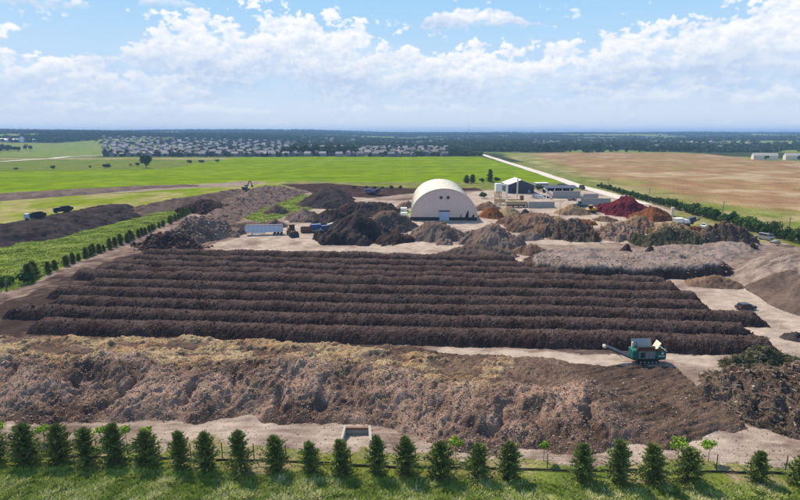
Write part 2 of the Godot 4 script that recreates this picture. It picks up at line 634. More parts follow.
func stubble(x: float, z: float, a: float, b: float) -> Color:
	var s := nz.get_noise_2d(x * 0.006 + 3.0, z * 0.007)
	var t := nz.get_noise_2d(x * 0.03, z * 0.026 + 8.0)
	var c := Color(0.335, 0.20, 0.108).lerp(Color(0.40, 0.27, 0.145), clampf(0.5 + b * 1.2 + t * 0.5, 0.0, 1.0))
	c = c.lerp(Color(0.48, 0.37, 0.235), smoothstep(0.10, 0.6, s + t * 0.55 + smoothstep(160.0, 420.0, x) * smoothstep(-700.0, -400.0, z) * 0.22 - 0.06))
	c = c.lerp(Color(0.26, 0.255, 0.075), smoothstep(0.18, 0.5, -s + t * 0.5 - 0.05) * 0.8)
	# greener towards the hedge and along the road
	var near := smoothstep(60.0, 10.0, x - 156.0 - a * 14.0 - maxf(0.0, -z - 560.0) * 0.16 - smoothstep(-340.0, -250.0, z) * 45.0)
	var green := Color(0.20, 0.25, 0.055).lerp(Color(0.42, 0.36, 0.19), clampf(0.35 + t * 1.2 + b, 0.0, 1.0))
	c = c.lerp(green, near * 0.95)
	if x - 156.0 < 9.0 + t * 4.0 and z < -360.0:
		c = Color(0.22, 0.29, 0.03)
	return c


func build_ground():
	yard_poly = poly(YARD)
	soil_poly = poly([[-116, -100], [-103, -112], [-99, -132], [-101, -152], [-97, -172], [-93, -190], [-20, -182], [30, -178], [72, -172], [76, -140], [74, -112], [76, -94], [40, -97], [8, -102]])
	stubble_poly = poly([[154, -300], [158, -215], [165, -150], [900, -150], [1250, -640], [573, -845], [640, -1140], [440, -1205], [270, -1165], [190, -1010], [176, -560], [162, -400]])
	sand_polys = [
		poly([[6, -99], [11, -94], [37, -90], [61, -87.5], [76, -90], [110, -104], [110, -130], [91, -146], [79, -154], [74, -140], [73, -123], [75, -110], [71, -97], [38, -97]]),
		poly([[-76, -192], [-30, -186], [0, -188], [40, -160], [46, -200], [100, -205], [150, -200], [150, -330], [146, -400], [60, -400], [30, -345], [-20, -330], [-45, -322], [-58, -240]]),
		poly([[-116, -112], [-106, -134], [-104, -160], [-101, -190], [-96, -190], [-98, -160], [-101, -134], [-110, -108]]),
	]
	var lush := [Color(0.155, 0.255, 0.03), Color(0.34, 0.37, 0.10)]
	grass_polys = [
		[poly([[-147, -191], [-134, -246], [-131, -282], [-118, -297], [-111, -282], [-110, -206], [-107, -160], [-105, -140], [-116, -128], [-160, -120]]), lush[0], lush[1]],
		[poly([[-83, -271], [-72, -374], [-55, -364], [-50, -297], [-66, -252]]), lush[0], lush[1]],
		[poly([[-4, -292], [5, -294], [5, -262], [-1, -262]]), lush[0], lush[1]],
		[poly([[130, -262], [152, -290], [152, -205], [141, -206]]), Color(0.20, 0.25, 0.05), Color(0.42, 0.36, 0.18)],
	]
	var names := {"grassland": ["rough grassland around the site", M.ground], "yard": ["bare sandy and brown earth of the compost yard", M.yard], "crop_field": ["wide bright green crop field beyond the yard", M.field],
		"stubble_field": ["wide tan and brown stubble field right of the road", M.field], "track": ["pale earth track on the far left", M.yard], "far_country": ["dark wooded far country up to the horizon", M.field]}
	var sheets := {}
	for b in [[-130.0, -36.0, 112.0, 0.42], [-322.0, -130.0, 250.0, 0.9], [-480.0, -322.0, 430.0, 2.0], [-1180.0, -480.0, 1150.0, 6.0], [-3400.0, -1180.0, 3000.0, 28.0], [-15000.0, -3400.0, 12500.0, 170.0]]:
		patch(b[0], b[1], b[2], b[3], sheets)
	for k in names:
		if not sheets.has(k):
			continue
		var o := part(k, sheets[k], names[k][1], self)
		tag(o, names[k][0], "ground", "", "structure")
	var st := nb()
	st.set_color(Color(0.12, 0.17, 0.05))
	quad(st, Vector3(-15000, -0.9, -3400), Vector3(15000, -0.9, -3400), Vector3(15000, -0.9, 6000), Vector3(-15000, -0.9, 6000), Vector3.UP)
	var o := part("ground", st.commit(), M.ground, self)
	tag(o, "level ground under the fields and the yard", "ground", "", "structure")


func patch(z0: float, z1: float, half: float, step: float, sheets: Dictionary):
	var nx := int(half * 2.0 / step) + 1
	var nzz := int(ceil((z1 - z0) / step)) + 1
	var dz := (z1 - z0) / (nzz - 1)
	var pos := PackedVector3Array()
	var col := PackedColorArray()
	var kind := []
	pos.resize(nx * nzz)
	col.resize(nx * nzz)
	kind.resize(nx * nzz)
	var i := 0
	for r in nzz:
		var z := z0 + r * dz
		for c in nx:
			var x := -half + c * step
			pos[i] = Vector3(x, land(x, z), z)
			var k := cover(x, z)
			kind[i] = k[0]
			col[i] = k[1]
			i += 1
	var nor := grid_normals(pos, nx, nzz)
	var faces := {}
	for r in nzz - 1:
		for c in nx - 1:
			var a := r * nx + c
			var k: String = kind[a]
			if not faces.has(k):
				faces[k] = PackedInt32Array()
			faces[k].append_array(PackedInt32Array([a, a + 1, a + nx, a + 1, a + nx + 1, a + nx]))
	for k in faces:
		if not sheets.has(k):
			sheets[k] = ArrayMesh.new()
		add_grid(sheets[k], pos, nor, col, faces[k])


func grid_normals(pos: PackedVector3Array, nx: int, nzz: int) -> PackedVector3Array:
	var nor := PackedVector3Array()
	nor.resize(pos.size())
	for r in nzz:
		for c in nx:
			var i := r * nx + c
			var dx := pos[r * nx + mini(c + 1, nx - 1)] - pos[r * nx + maxi(c - 1, 0)]
			var dz := pos[mini(r + 1, nzz - 1) * nx + c] - pos[maxi(r - 1, 0) * nx + c]
			nor[i] = dz.cross(dx).normalized()
	return nor


func add_grid(am: ArrayMesh, pos: PackedVector3Array, nor: PackedVector3Array, col: PackedColorArray, idx: PackedInt32Array):
	var remap := PackedInt32Array()
	remap.resize(pos.size())
	remap.fill(-1)
	var p := PackedVector3Array()
	var n := PackedVector3Array()
	var c := PackedColorArray()
	for k in idx.size():
		var i := idx[k]
		if remap[i] < 0:
			remap[i] = p.size()
			p.append(pos[i])
			n.append(nor[i])
			c.append(col[i])
		idx[k] = remap[i]
	var arr := []
	arr.resize(Mesh.ARRAY_MAX)
	arr[Mesh.ARRAY_VERTEX] = p
	arr[Mesh.ARRAY_NORMAL] = n
	arr[Mesh.ARRAY_COLOR] = c
	arr[Mesh.ARRAY_INDEX] = idx
	am.add_surface_from_arrays(Mesh.PRIMITIVE_TRIANGLES, arr)


# A strip of road laid on the land along a line of points.
func strip(called: String, label: String, pts: Array, width: float, lift: float, mat: Material):
	var st := nb()
	var prev := []
	for i in pts.size():
		var p := Vector2(pts[i][0], pts[i][1])
		var q := Vector2(pts[mini(i + 1, pts.size() - 1)][0], pts[mini(i + 1, pts.size() - 1)][1])
		var o := Vector2(pts[maxi(i - 1, 0)][0], pts[maxi(i - 1, 0)][1])
		var side := (q - o).orthogonal().normalized() * width * 0.5
		var l := Vector3(p.x + side.x, 0, p.y + side.y)
		var r := Vector3(p.x - side.x, 0, p.y - side.y)
		var y := maxf(land(l.x, l.z), land(r.x, r.z)) + lift
		l.y = y
		r.y = y
		if prev:
			quad(st, prev[0], prev[1], r, l, Vector3.UP)
		prev = [l, r]
	var m := part(called, st.commit(), mat, self)
	tag(m, label, "road", "", "structure")


func dense(pts: Array, step: float) -> Array:
	var out := []
	for i in pts.size() - 1:
		var a := Vector2(pts[i][0], pts[i][1])
		var b := Vector2(pts[i + 1][0], pts[i + 1][1])
		var n := maxi(1, int(a.distance_to(b) / step))
		for k in n:
			var p := a.lerp(b, float(k) / n)
			out.append([p.x, p.y])
	out.append(pts[-1])
	return out


func build_roads():
	strip("road", "pale gravel road running straight away beside the stubble field", dense([[147, -318], [147, -377], [145, -434], [151, -578], [158, -860], [166, -1164]], 12.0), 11.0, 0.16, M.road)
	strip("road", "pale farm lane across the green meadows at far left", dense([[-900, -700], [-700, -735], [-600, -800], [-580, -900], [-600, -980], [-540, -1050], [-430, -1060]], 14.0), 14.0, 0.5, M.road)
	strip("road", "distant pale road climbing through the suburb trees", dense([[163, -1340], [178, -1667], [215, -2337]], 40.0), 17.0, 3.5, M.road)


# ------------------------------------------------------------------ heaps
# A palette is [darker, lighter, fleck, how much fleck].
var PAL := {
	"compost": [Color(0.092, 0.060, 0.054), Color(0.198, 0.133, 0.117), Color(0.362, 0.252, 0.217), 0.4],
	"mulch": [Color(0.352, 0.232, 0.177), Color(0.842, 0.574, 0.447), Color(0.950, 0.756, 0.571), 0.5],
	"mulchclod": [Color(0.233, 0.161, 0.133), Color(0.564, 0.408, 0.345), Color(0.642, 0.496, 0.408), 0.4],
	"brown": [Color(0.298, 0.185, 0.132), Color(0.544, 0.360, 0.255), Color(0.737, 0.544, 0.386), 0.3],
	"tan": [Color(0.559, 0.358, 0.201), Color(0.807, 0.559, 0.342), Color(0.920, 0.714, 0.466), 0.3],
	"sawdust": [Color(0.756, 0.472, 0.257), Color(0.920, 0.729, 0.439), Color(0.920, 0.864, 0.594), 0.25],
	"red": [Color(0.171, 0.034, 0.046), Color(0.373, 0.070, 0.085), Color(0.466, 0.139, 0.124), 0.25],
	"orange": [Color(0.279, 0.109, 0.054), Color(0.513, 0.217, 0.093), Color(0.621, 0.311, 0.155), 0.3],
	"dark": [Color(0.082, 0.068, 0.068), Color(0.193, 0.157, 0.149), Color(0.297, 0.238, 0.208), 0.2],
	"earth": [Color(0.292, 0.209, 0.182), Color(0.529, 0.392, 0.328), Color(0.656, 0.510, 0.420), 0.25],
	"bank": [Color(0.201, 0.151, 0.132), Color(0.400, 0.293, 0.244), Color(0.549, 0.398, 0.320), 0.2],
	"brush": [Color(0.135, 0.100, 0.076), Color(0.365, 0.270, 0.209), Color(0.621, 0.486, 0.378), 0.5],
	"greenbrush": [Color(0.101, 0.115, 0.061), Color(0.230, 0.223, 0.121), Color(0.432, 0.365, 0.270), 0.5],
	"stone": [Color(0.513, 0.392, 0.338), Color(0.810, 0.641, 0.567), Color(0.891, 0.729, 0.648), 0.35],
}


func tone(p: Array, x: float, z: float) -> Color:
	var t := clampf(0.5 + nz.get_noise_2d(x * 0.09, z * 0.09 + 11.0) * 0.9 + nz.get_noise_2d(x * 0.9, z * 0.9) * 0.55, 0.0, 1.0)
	var c: Color = p[0].lerp(p[1], t)
	return c.lerp(p[2], smoothstep(0.30, 0.5, nz.get_noise_2d(x * 1.7 + 50.0, z * 1.7)) * p[3])


func fluff(x: float, z: float) -> float:
	return nz.get_noise_2d(x * 0.9, z * 0.9) * 0.24 + nr.get_noise_2d(x * 0.8 + 4.0, z * 0.8) * 0.16


func lumps(x: float, z: float, rough: float) -> float:
	return rough * (nz.get_noise_2d(x * 0.22, z * 0.22) * 1.3 + nr.get_noise_2d(x * 0.31, z * 0.31) * 0.45 + (0.5 - nc.get_noise_2d(x * 0.75, z * 0.75)) * 0.32 + nz.get_noise_2d(x * 1.6, z * 1.6) * 0.30)


# One heap as a closed-over height grid: hf(x, z) gives the height above the land (below zero: not there), cf(x, z, h) the colour.
func heap(called: String, label: String, category: String, group: String, area: Rect2, step: float, mat: Material, hf: Callable, cf: Callable, kind := "") -> MeshInstance3D:
	var nx := int(area.size.x / step) + 2
	var nzz := int(area.size.y / step) + 2
	var pos := PackedVector3Array()
	var col := PackedColorArray()
	var hs := PackedFloat32Array()
	pos.resize(nx * nzz)
	col.resize(nx * nzz)
	hs.resize(nx * nzz)
	var mid := area.get_center()
	var org := Vector3(mid.x, 0, mid.y)
	var i := 0
	for r in nzz:
		var z := area.position.y + r * step
		for c in nx:
			var x := area.position.x + c * step
			var h: float = hf.call(x, z)
			hs[i] = h
			pos[i] = Vector3(x, land(x, z) + maxf(h, -0.35), z) - org
			if h > -0.5:
				col[i] = cf.call(x, z, h)
			i += 1
	var nor := grid_normals(pos, nx, nzz)
	var idx := PackedInt32Array()
	for r in nzz - 1:
		for c in nx - 1:
			var a := r * nx + c
			if maxf(maxf(hs[a], hs[a + 1]), maxf(hs[a + nx], hs[a + nx + 1])) > -0.05:
				idx.append_array(PackedInt32Array([a, a + 1, a + nx, a + 1, a + nx + 1, a + nx]))
	var am := ArrayMesh.new()
	add_grid(am, pos, nor, col, idx)
	var o := part(called, am, mat, self)
	o.position = org
	tag(o, label, category, group, kind)
	return o


# A poured pile: an oval base, sides at the angle of rest, the top cut flat at a share of the full height.
func pile(called: String, label: String, cx: float, cz: float, rx: float, rz: float, h: float, pal: String, rough := 0.5, flat := 1.0, turn := 0.0, step := 0.45, group := "") -> MeshInstance3D:
	var p: Array = PAL[pal]
	var r := maxf(rx, rz) * 1.25
	var ca := cos(turn)
	var sa := sin(turn)
	var hf := func(x: float, z: float) -> float:
		var u := ((x - cx) * ca + (z - cz) * sa) / rx
		var v := (-(x - cx) * sa + (z - cz) * ca) / rz
		var k := sqrt(u * u + v * v) * (1.0 + nz.get_noise_2d(x * 0.085 + cx, z * 0.085) * 0.5)
		var t := 1.03 - sqrt(k * k + 0.006)
		if t < -0.15:
			return -1.0
		if flat < 1.0:
			t = minf(t, flat + (t - flat) * 0.12) if t > flat else t
		var run := nr.get_noise_2d((u / maxf(k, 0.2)) * 2.3 + cx, (v / maxf(k, 0.2)) * 2.3) * 0.05 * h * smoothstep(0.2, 0.7, k)
		return t * h + run + (lumps(x, z, rough * 1.1) + fluff(x, z) * 1.3) * clampf(t * 5.0, 0.15, 1.0)
	var cf := func(x: float, z: float, _h: float) -> Color:
		return tone(p, x, z)
	return heap(called, label, "pile", group, Rect2(cx - r, cz - r, r * 2.0, r * 2.0), step, M.heap if pal != "sawdust" and pal != "tan" else M.chips, hf, cf)


# A bank or spread heap with an outline of its own.
func bank(called: String, label: String, category: String, outline: Array, slope: float, top: float, pal: String, rough: float, step: float, kind := "", gully := 0.0) -> MeshInstance3D:
	var o := poly(outline)
	var p: Array = PAL[pal]
	var lo := o[0]
	var hi := o[0]
	for q in o:
		lo = lo.min(q)
		hi = hi.max(q)
	var hf := func(x: float, z: float) -> float:
		if x < lo.x - 2.0 or x > hi.x + 2.0 or z < lo.y - 2.0 or z > hi.y + 2.0:
			return -1.0
		var d := inside(o, x + nz.get_noise_2d(x * 0.08, z * 0.08) * 3.0, z + nz.get_noise_2d(x * 0.08, z * 0.08 + 33.0) * 3.0)
		if d < -1.5:
			return -1.0
		var h := d * slope
		if h > 0.0:
			h = top * tanh(h / top)
			h -= gully * maxf(0.0, nr.get_noise_2d(x * 0.16, z * 0.045)) * smoothstep(0.1, 0.5, h / top) * smoothstep(1.0, 0.75, h / top)
		return h + lumps(x, z, rough) * clampf(d * 0.4, 0.1, 1.0)
	var cf := func(x: float, z: float, _h: float) -> Color:
		return tone(p, x, z)
	return heap(called, label, category, "", Rect2(lo - Vector2(3, 3), hi - lo + Vector2(6, 6)), step, M.heap, hf, cf, kind)


func clod_mesh(sd: int) -> Mesh:
	var s := SphereMesh.new()
	s.radial_segments = 6
	s.rings = 3
	s.radius = 0.5
	s.height = 0.8
	var a := s.get_mesh_arrays()
	var v: PackedVector3Array = a[Mesh.ARRAY_VERTEX]
	for i in v.size():
		v[i] *= 1.0 + nz.get_noise_3d(v[i].x * 3.0 + sd, v[i].y * 3.0, v[i].z * 3.0) * 0.9
	var st := nb()
	var ix: PackedInt32Array = a[Mesh.ARRAY_INDEX]
	for k in range(0, ix.size(), 3):
		var m := (v[ix[k]] + v[ix[k + 1]] + v[ix[k + 2]]) / 3.0
		if (v[ix[k + 1]] - v[ix[k]]).cross(v[ix[k + 2]] - v[ix[k]]).length() > 0.0001:
			tri(st, v[ix[k]], v[ix[k + 1]], v[ix[k + 2]], m)
	return st.commit()


# A thin twig-like splinter of wood.
func stick_mesh() -> Mesh:
	var st := nb()
	bx(st, Vector3.ZERO, Vector3(1.0, 0.09, 0.11), 0.0)
	bx(st, Vector3(0.2, 0.03, 0.12), Vector3(0.5, 0.05, 0.05), 0.0, Basis(Vector3.UP, 0.7))
	return st.commit()


# Loose lumps lying over a heap: how(x, z) is the chance, from 0 to 1.
func strew(on: MeshInstance3D, called: String, m: Mesh, count: int, size0: float, size1: float, pal: String, how: Callable):
	var am: ArrayMesh = on.mesh
	var a := am.surface_get_arrays(0)
	var v: PackedVector3Array = a[Mesh.ARRAY_VERTEX]
	var where := []
	var tints := PackedColorArray()
	var p: Array = PAL[pal]
	var tries := 0
	while where.size() < count and tries < count * 8:
		tries += 1
		var q := v[rng.randi() % v.size()]
		var w := q + on.position
		if rng.randf() > how.call(w.x, w.z):
			continue
		var s := lerpf(size0, size1, pow(rng.randf(), 2.2))
		var b := Basis.from_euler(Vector3(rng.randf_range(-0.6, 0.6), rng.randf() * TAU, rng.randf_range(-0.6, 0.6))).scaled(Vector3(s, s * rng.randf_range(0.6, 1.0), s))
		where.append(Transform3D(b, q + Vector3(rng.randf_range(-0.2, 0.2), s * 0.12, rng.randf_range(-0.2, 0.2))))
		var c: Color = p[0].lerp(p[1], rng.randf())
		if rng.randf() < p[3] * 0.3:
			c = p[2]
		tints.append(c)
	if where.size():
		scatter(called, m, M.clod, where, tints, on)


func build_banks():
	M.clod = earth(0.8, 7.0, 3.0, "grain", "mottle", "lump")
	var all := func(_x: float, _z: float) -> float: return 1.0
	# the dark bank at far left that carries the two dump trucks, and its lighter end
	bank("embankment", "long dark grey earth bank at far left carrying dump trucks", "bank", [[-152, -170], [-148, -193], [-138, -212], [-136, -246], [-133, -270], [-146, -300], [-166, -296], [-172, -250], [-182, -190]], 0.62, 5.4, "dark", 0.5, 0.9, "structure", 1.6)
	bank("embankment", "paler grey-brown end of the far left bank", "bank", [[-135, -258], [-131, -282], [-116, -309], [-104, -338], [-106, -385], [-122, -385], [-140, -330], [-152, -292]], 0.42, 5.0, "bank", 0.45, 1.1, "structure", 1.2)
	bank("cut_bank", "low brown cut bank below the green crop field at left", "bank", [[-330, -300], [-250, -334], [-228, -360], [-192, -411], [-159, -428], [-166, -436], [-201, -427], [-249, -388], [-340, -318]], 0.3, 2.6, "earth", 0.4, 2.0, "structure", 0.6)
	var e := bank("earth_mound", "broad brown earth mound below the dark excavator", "mound", [[-97, -256], [-80, -250], [-77, -296], [-70, -350], [-66, -392], [-100, -398], [-116, -380], [-112, -330], [-104, -290]], 0.30, 8.5, "earth", 0.8, 0.9, "structure", 2.0)
	strew(e, "clods", clod_mesh(2), 700, 0.4, 1.4, "earth", all)
	bank("dark_field", "flat dark bare soil between the yard and the green field", "ground", [[-100, -448], [-60, -456], [-30, -432], [8, -416], [60, -420], [62, -398], [20, -392], [-20, -352], [-56, -372], [-72, -400]], 0.12, 0.8, "compost", 0.15, 2.0, "structure")


# ------------------------------------------------------------------ windrows
func build_windrows():
	# centre line (left end to right end), crest height, half width; nearest row first
	var rows := [[-79, -110.7, 73.5, -99.3, 2.5, 3.3], [-91, -119.8, 74, -107.2, 2.4, 3.2], [-85.5, -126.9, 81.5, -114.6, 2.4, 3.2], [-91, -135.4, 73.5, -122.7, 2.35, 3.2], [-86.5, -143.0, 76, -130.4, 2.3, 3.2], [-95, -152.6, 75, -139.4, 2.3, 3.3], [-91, -158.9, 75, -145.8, 2.2, 3.1], [-92, -165.8, 77, -152.8, 2.2, 3.1], [-89, -173.4, 46, -162.6, 2.2, 3.2], [-88.5, -182.1, 38, -172.2, 2.3, 3.3]]
	var ord := ["nearest", "second", "third", "fourth", "fifth", "sixth", "seventh", "eighth", "ninth", "farthest"]
	var clod := clod_mesh(4)
	for i in rows.size():
		var w: Array = rows[i]
		var a := Vector2(w[0], w[1])
		var b := Vector2(w[2], w[3])
		var dir := (b - a).normalized()
		var side := dir.orthogonal()
		var length := a.distance_to(b)
		var H: float = w[4] * 1.16
		var W: float = w[5]
		var messy := 0.05 if i < 5 else 0.24
		var hf := func(x: float, z: float) -> float:
			var q := Vector2(x, z) - a
			var u := q.dot(dir)
			var v := q.dot(side) + nz.get_noise_2d(u * 0.03, i * 7.0) * 0.7 + nz.get_noise_2d(u * 0.3, i * 9.0) * 0.28
			var e := minf(u, length - u) + nz.get_noise_2d(x * 0.2, z * 0.2) * 1.5
			var k := (1.04 - sqrt(v * v / (W * W) + 0.006)) * 1.5
			k = 0.94 * tanh(k / 0.94 * 1.12) if k > 0.0 else k
			k = minf(k, (e + 0.6) * 0.42)
			if k < -0.2:
				return -1.0
			return H * k * (1.0 + nz.get_noise_2d(u * 0.09, i * 5.0 + 50.0) * messy) + (lumps(x, z, messy) + fluff(x, z)) * clampf(k * 3.0, 0.15, 1.0)
		var p: Array = PAL.compost
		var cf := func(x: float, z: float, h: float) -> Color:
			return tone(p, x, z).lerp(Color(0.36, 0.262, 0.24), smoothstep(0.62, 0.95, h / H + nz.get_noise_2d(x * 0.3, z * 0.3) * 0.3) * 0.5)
		var area := Rect2(a.x - 2.0, minf(a.y, b.y) - 5.0, b.x - a.x + 4.0, absf(b.y - a.y) + 10.0)
		var label := "%s of the long dark compost windrows, counted from the front" % ord[i]
		if i == 0:
			label = "nearest long dark compost windrow, along the pale lane with the green machine"
		elif i == 9:
			label = "farthest long dark compost windrow, behind all the others"
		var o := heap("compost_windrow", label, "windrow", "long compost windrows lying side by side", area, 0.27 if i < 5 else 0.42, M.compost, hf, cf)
		strew(o, "clods", clod, 1500 if i < 4 else 900, 0.12, 0.5, "compost", func(_x: float, _z: float) -> float: return 1.0)


# ------------------------------------------------------------------ the big heaps in front
func front_edge(x: float) -> float:
	return -72.0 + 7.2 * smoothstep(-8.0, 9.0, x) + nz.get_noise_2d(x * 0.07, 3.0) * 2.2 - 3.0 * smoothstep(32.0, 44.0, x)


func back_edge(x: float) -> float:
	return -104.5 + 5.0 * smoothstep(-45.0, 2.0, x) + 4.5 * smoothstep(2.0, 18.0, x) + 4.0 * smoothstep(18.0, 40.0, x)


func chip_share(x: float, z: float) -> float:
	# how much pale wood chip lies here: a ragged band along the back of the heap, and a patch down its middle
	var t := (front_edge(x) - z) / (front_edge(x) - back_edge(x))
	var n := nz.get_noise_2d(x * 0.075 + 3.0, z * 0.16) + nz.get_noise_2d(x * 0.5, z * 0.5) * 0.45
	var band := smoothstep(0.36, 0.52, t + n * 0.22) * smoothstep(1.02, 0.9, t) * smoothstep(16.0, 2.0, x)
	var share := band * smoothstep(-0.16, 0.16, n)
	share = maxf(share, smoothstep(0.05, 0.45, n + 0.15 - absf(x - 16.0 - (z + 84.0) * -0.5) * 0.09) * 0.8 * smoothstep(0.3, 0.5, t))
	return clampf(share, 0.0, 1.0)


func build_front_heaps():
	var p: Array = PAL.mulch
	var pc: Array = PAL.sawdust
	var hf := func(x: float, z: float) -> float:
		var wz := z + nz.get_noise_2d(x * 0.09, z * 0.09 + 20.0) * 2.4
		var wx := x + nz.get_noise_2d(x * 0.09, z * 0.09 + 60.0) * 2.4
		var zf := front_edge(wx)
		var zb := back_edge(wx)
		var df := zf - wz
		var db := wz - zb
		var e := minf(df, db)
		if e < -1.2:
			return -1.0
		var t := df / (zf - zb)
		var tall := 3.6 * (1.0 + nz.get_noise_2d(wx * 0.04, 9.0) * 0.85) * smoothstep(38.0, 25.0, wx) + 0.9
		var face := tall * tanh(df * 0.52 / tall)
		# gullies and slumps down the face
		var cut := maxf(0.0, nr.get_noise_2d(wx * 0.07, wz * 0.03)) * 2.5 * smoothstep(0.02, 0.14, t) * smoothstep(0.45, 0.22, t)
		var back := lerpf(1.0, 0.26, smoothstep(0.36, 0.70, t))
		var h := minf(face * back, db * 0.42 + 0.15) - cut * smoothstep(1.0, 4.0, tall)
		h += chip_share(x, z) * (0.30 + nz.get_noise_2d(x * 0.13, z * 0.16) * 1.1)
		var right := smoothstep(26.0, 36.0, wx)
		# the trodden slope at the right end is rutted by tracks
		var rut := nr.get_noise_2d((x * 0.45 + z * 0.9) * 0.42, (x * 0.9 - z * 0.45) * 0.05) * 0.32 * right
		return h + rut + (lumps(x, z, lerpf(0.50, 0.24, maxf(right, smoothstep(0.45, 0.6, t)))) + fluff(x, z) * lerpf(1.25, 0.5, right)) * clampf(e * 0.5, 0.12, 1.0)
	var cf := func(x: float, z: float, h: float) -> Color:
		var c := tone(p, x, z)
		var dark := smoothstep(-0.05, 0.35, nz.get_noise_2d(x * 0.045 + 7.0, z * 0.07) + nz.get_noise_2d(x * 0.25, z * 0.25) * 0.3) * 0.72
		c = c.lerp(Color(0.13, 0.09, 0.075), dark).lerp(Color(0.20, 0.142, 0.11), smoothstep(26.0, 36.0, x) * 0.75)
		if chip_share(x, z) < 0.5 and (front_edge(x) - z) / 32.0 > 0.5:
			c = c.lerp(Color(0.24, 0.165, 0.135), 0.6)
		return c.lerp(tone(pc, x, z) * 1.06, chip_share(x, z))
	var o := heap("mulch_heap", "huge brown heap of shredded mulch along the whole front with pale chips behind", "heap", "", Rect2(-92, -108, 142, 46), 0.27, M.heap, hf, cf)
	var near := func(x: float, z: float) -> float: return smoothstep(0.6, 0.35, (front_edge(x) - z) / 32.0) * lerpf(1.0, 0.25, smoothstep(27.0, 36.0, x))
	strew(o, "clods", clod_mesh(6), 11000, 0.08, 0.36, "mulchclod", near)
	strew(o, "splinters", stick_mesh(), 3500, 0.2, 0.7, "mulch", near)
	strew(o, "chips", clod_mesh(8), 2500, 0.08, 0.32, "sawdust", func(x: float, z: float) -> float: return chip_share(x, z))
	# the brush heap at the right edge, with a heap of green cuttings on its back
	bank("brush_heap", "dark brown heap of roots and brush at the right front edge", "heap", [[46, -80], [48, -74], [53, -68.5], [60, -65.5], [75, -64], [92, -66], [92, -88], [70, -90], [56, -88]], 0.62, 3.8, "brush", 1.35, 0.27, "", 1.0)
	var brush: MeshInstance3D = get_child(get_child_count() - 1)
	var all := func(_x: float, _z: float) -> float: return 1.0
	strew(brush, "branches", stick_mesh(), 4200, 0.3, 1.3, "brush", all)
	strew(brush, "clods", clod_mesh(7), 2600, 0.15, 0.7, "brush", all)
	var g := pile("green_brush_pile", "heap of green-grey cut branches at the right end of the pale lane", 66.5, -90.5, 8.0, 4.2, 3.0, "greenbrush", 1.0, 1.0, 0.15, 0.3)
	strew(g, "branches", stick_mesh(), 1500, 0.4, 1.6, "greenbrush", all)
	strew(g, "leaves", leaf_clump(40, 0.5, 0.35), 700, 0.6, 1.4, "greenbrush", all)


func leaf_clump(n: int, r: float, s: float) -> Mesh:
	var st := nb()
	var q := RandomNumberGenerator.new()
	q.seed = 31 + n
	for i in n:
		var d := Vector3(q.randfn(), absf(q.randfn()) * 0.7, q.randfn()).normalized()
		var c := d * r * sqrt(q.randf())
		var u := Vector3(q.randfn(), q.randfn(), q.randfn()).normalized() * s
		var v := u.cross(d).normalized() * s * 0.5
		tri(st, c - u * 0.5, c + v * 0.5, c + u * 0.5, d)
	return st.commit()


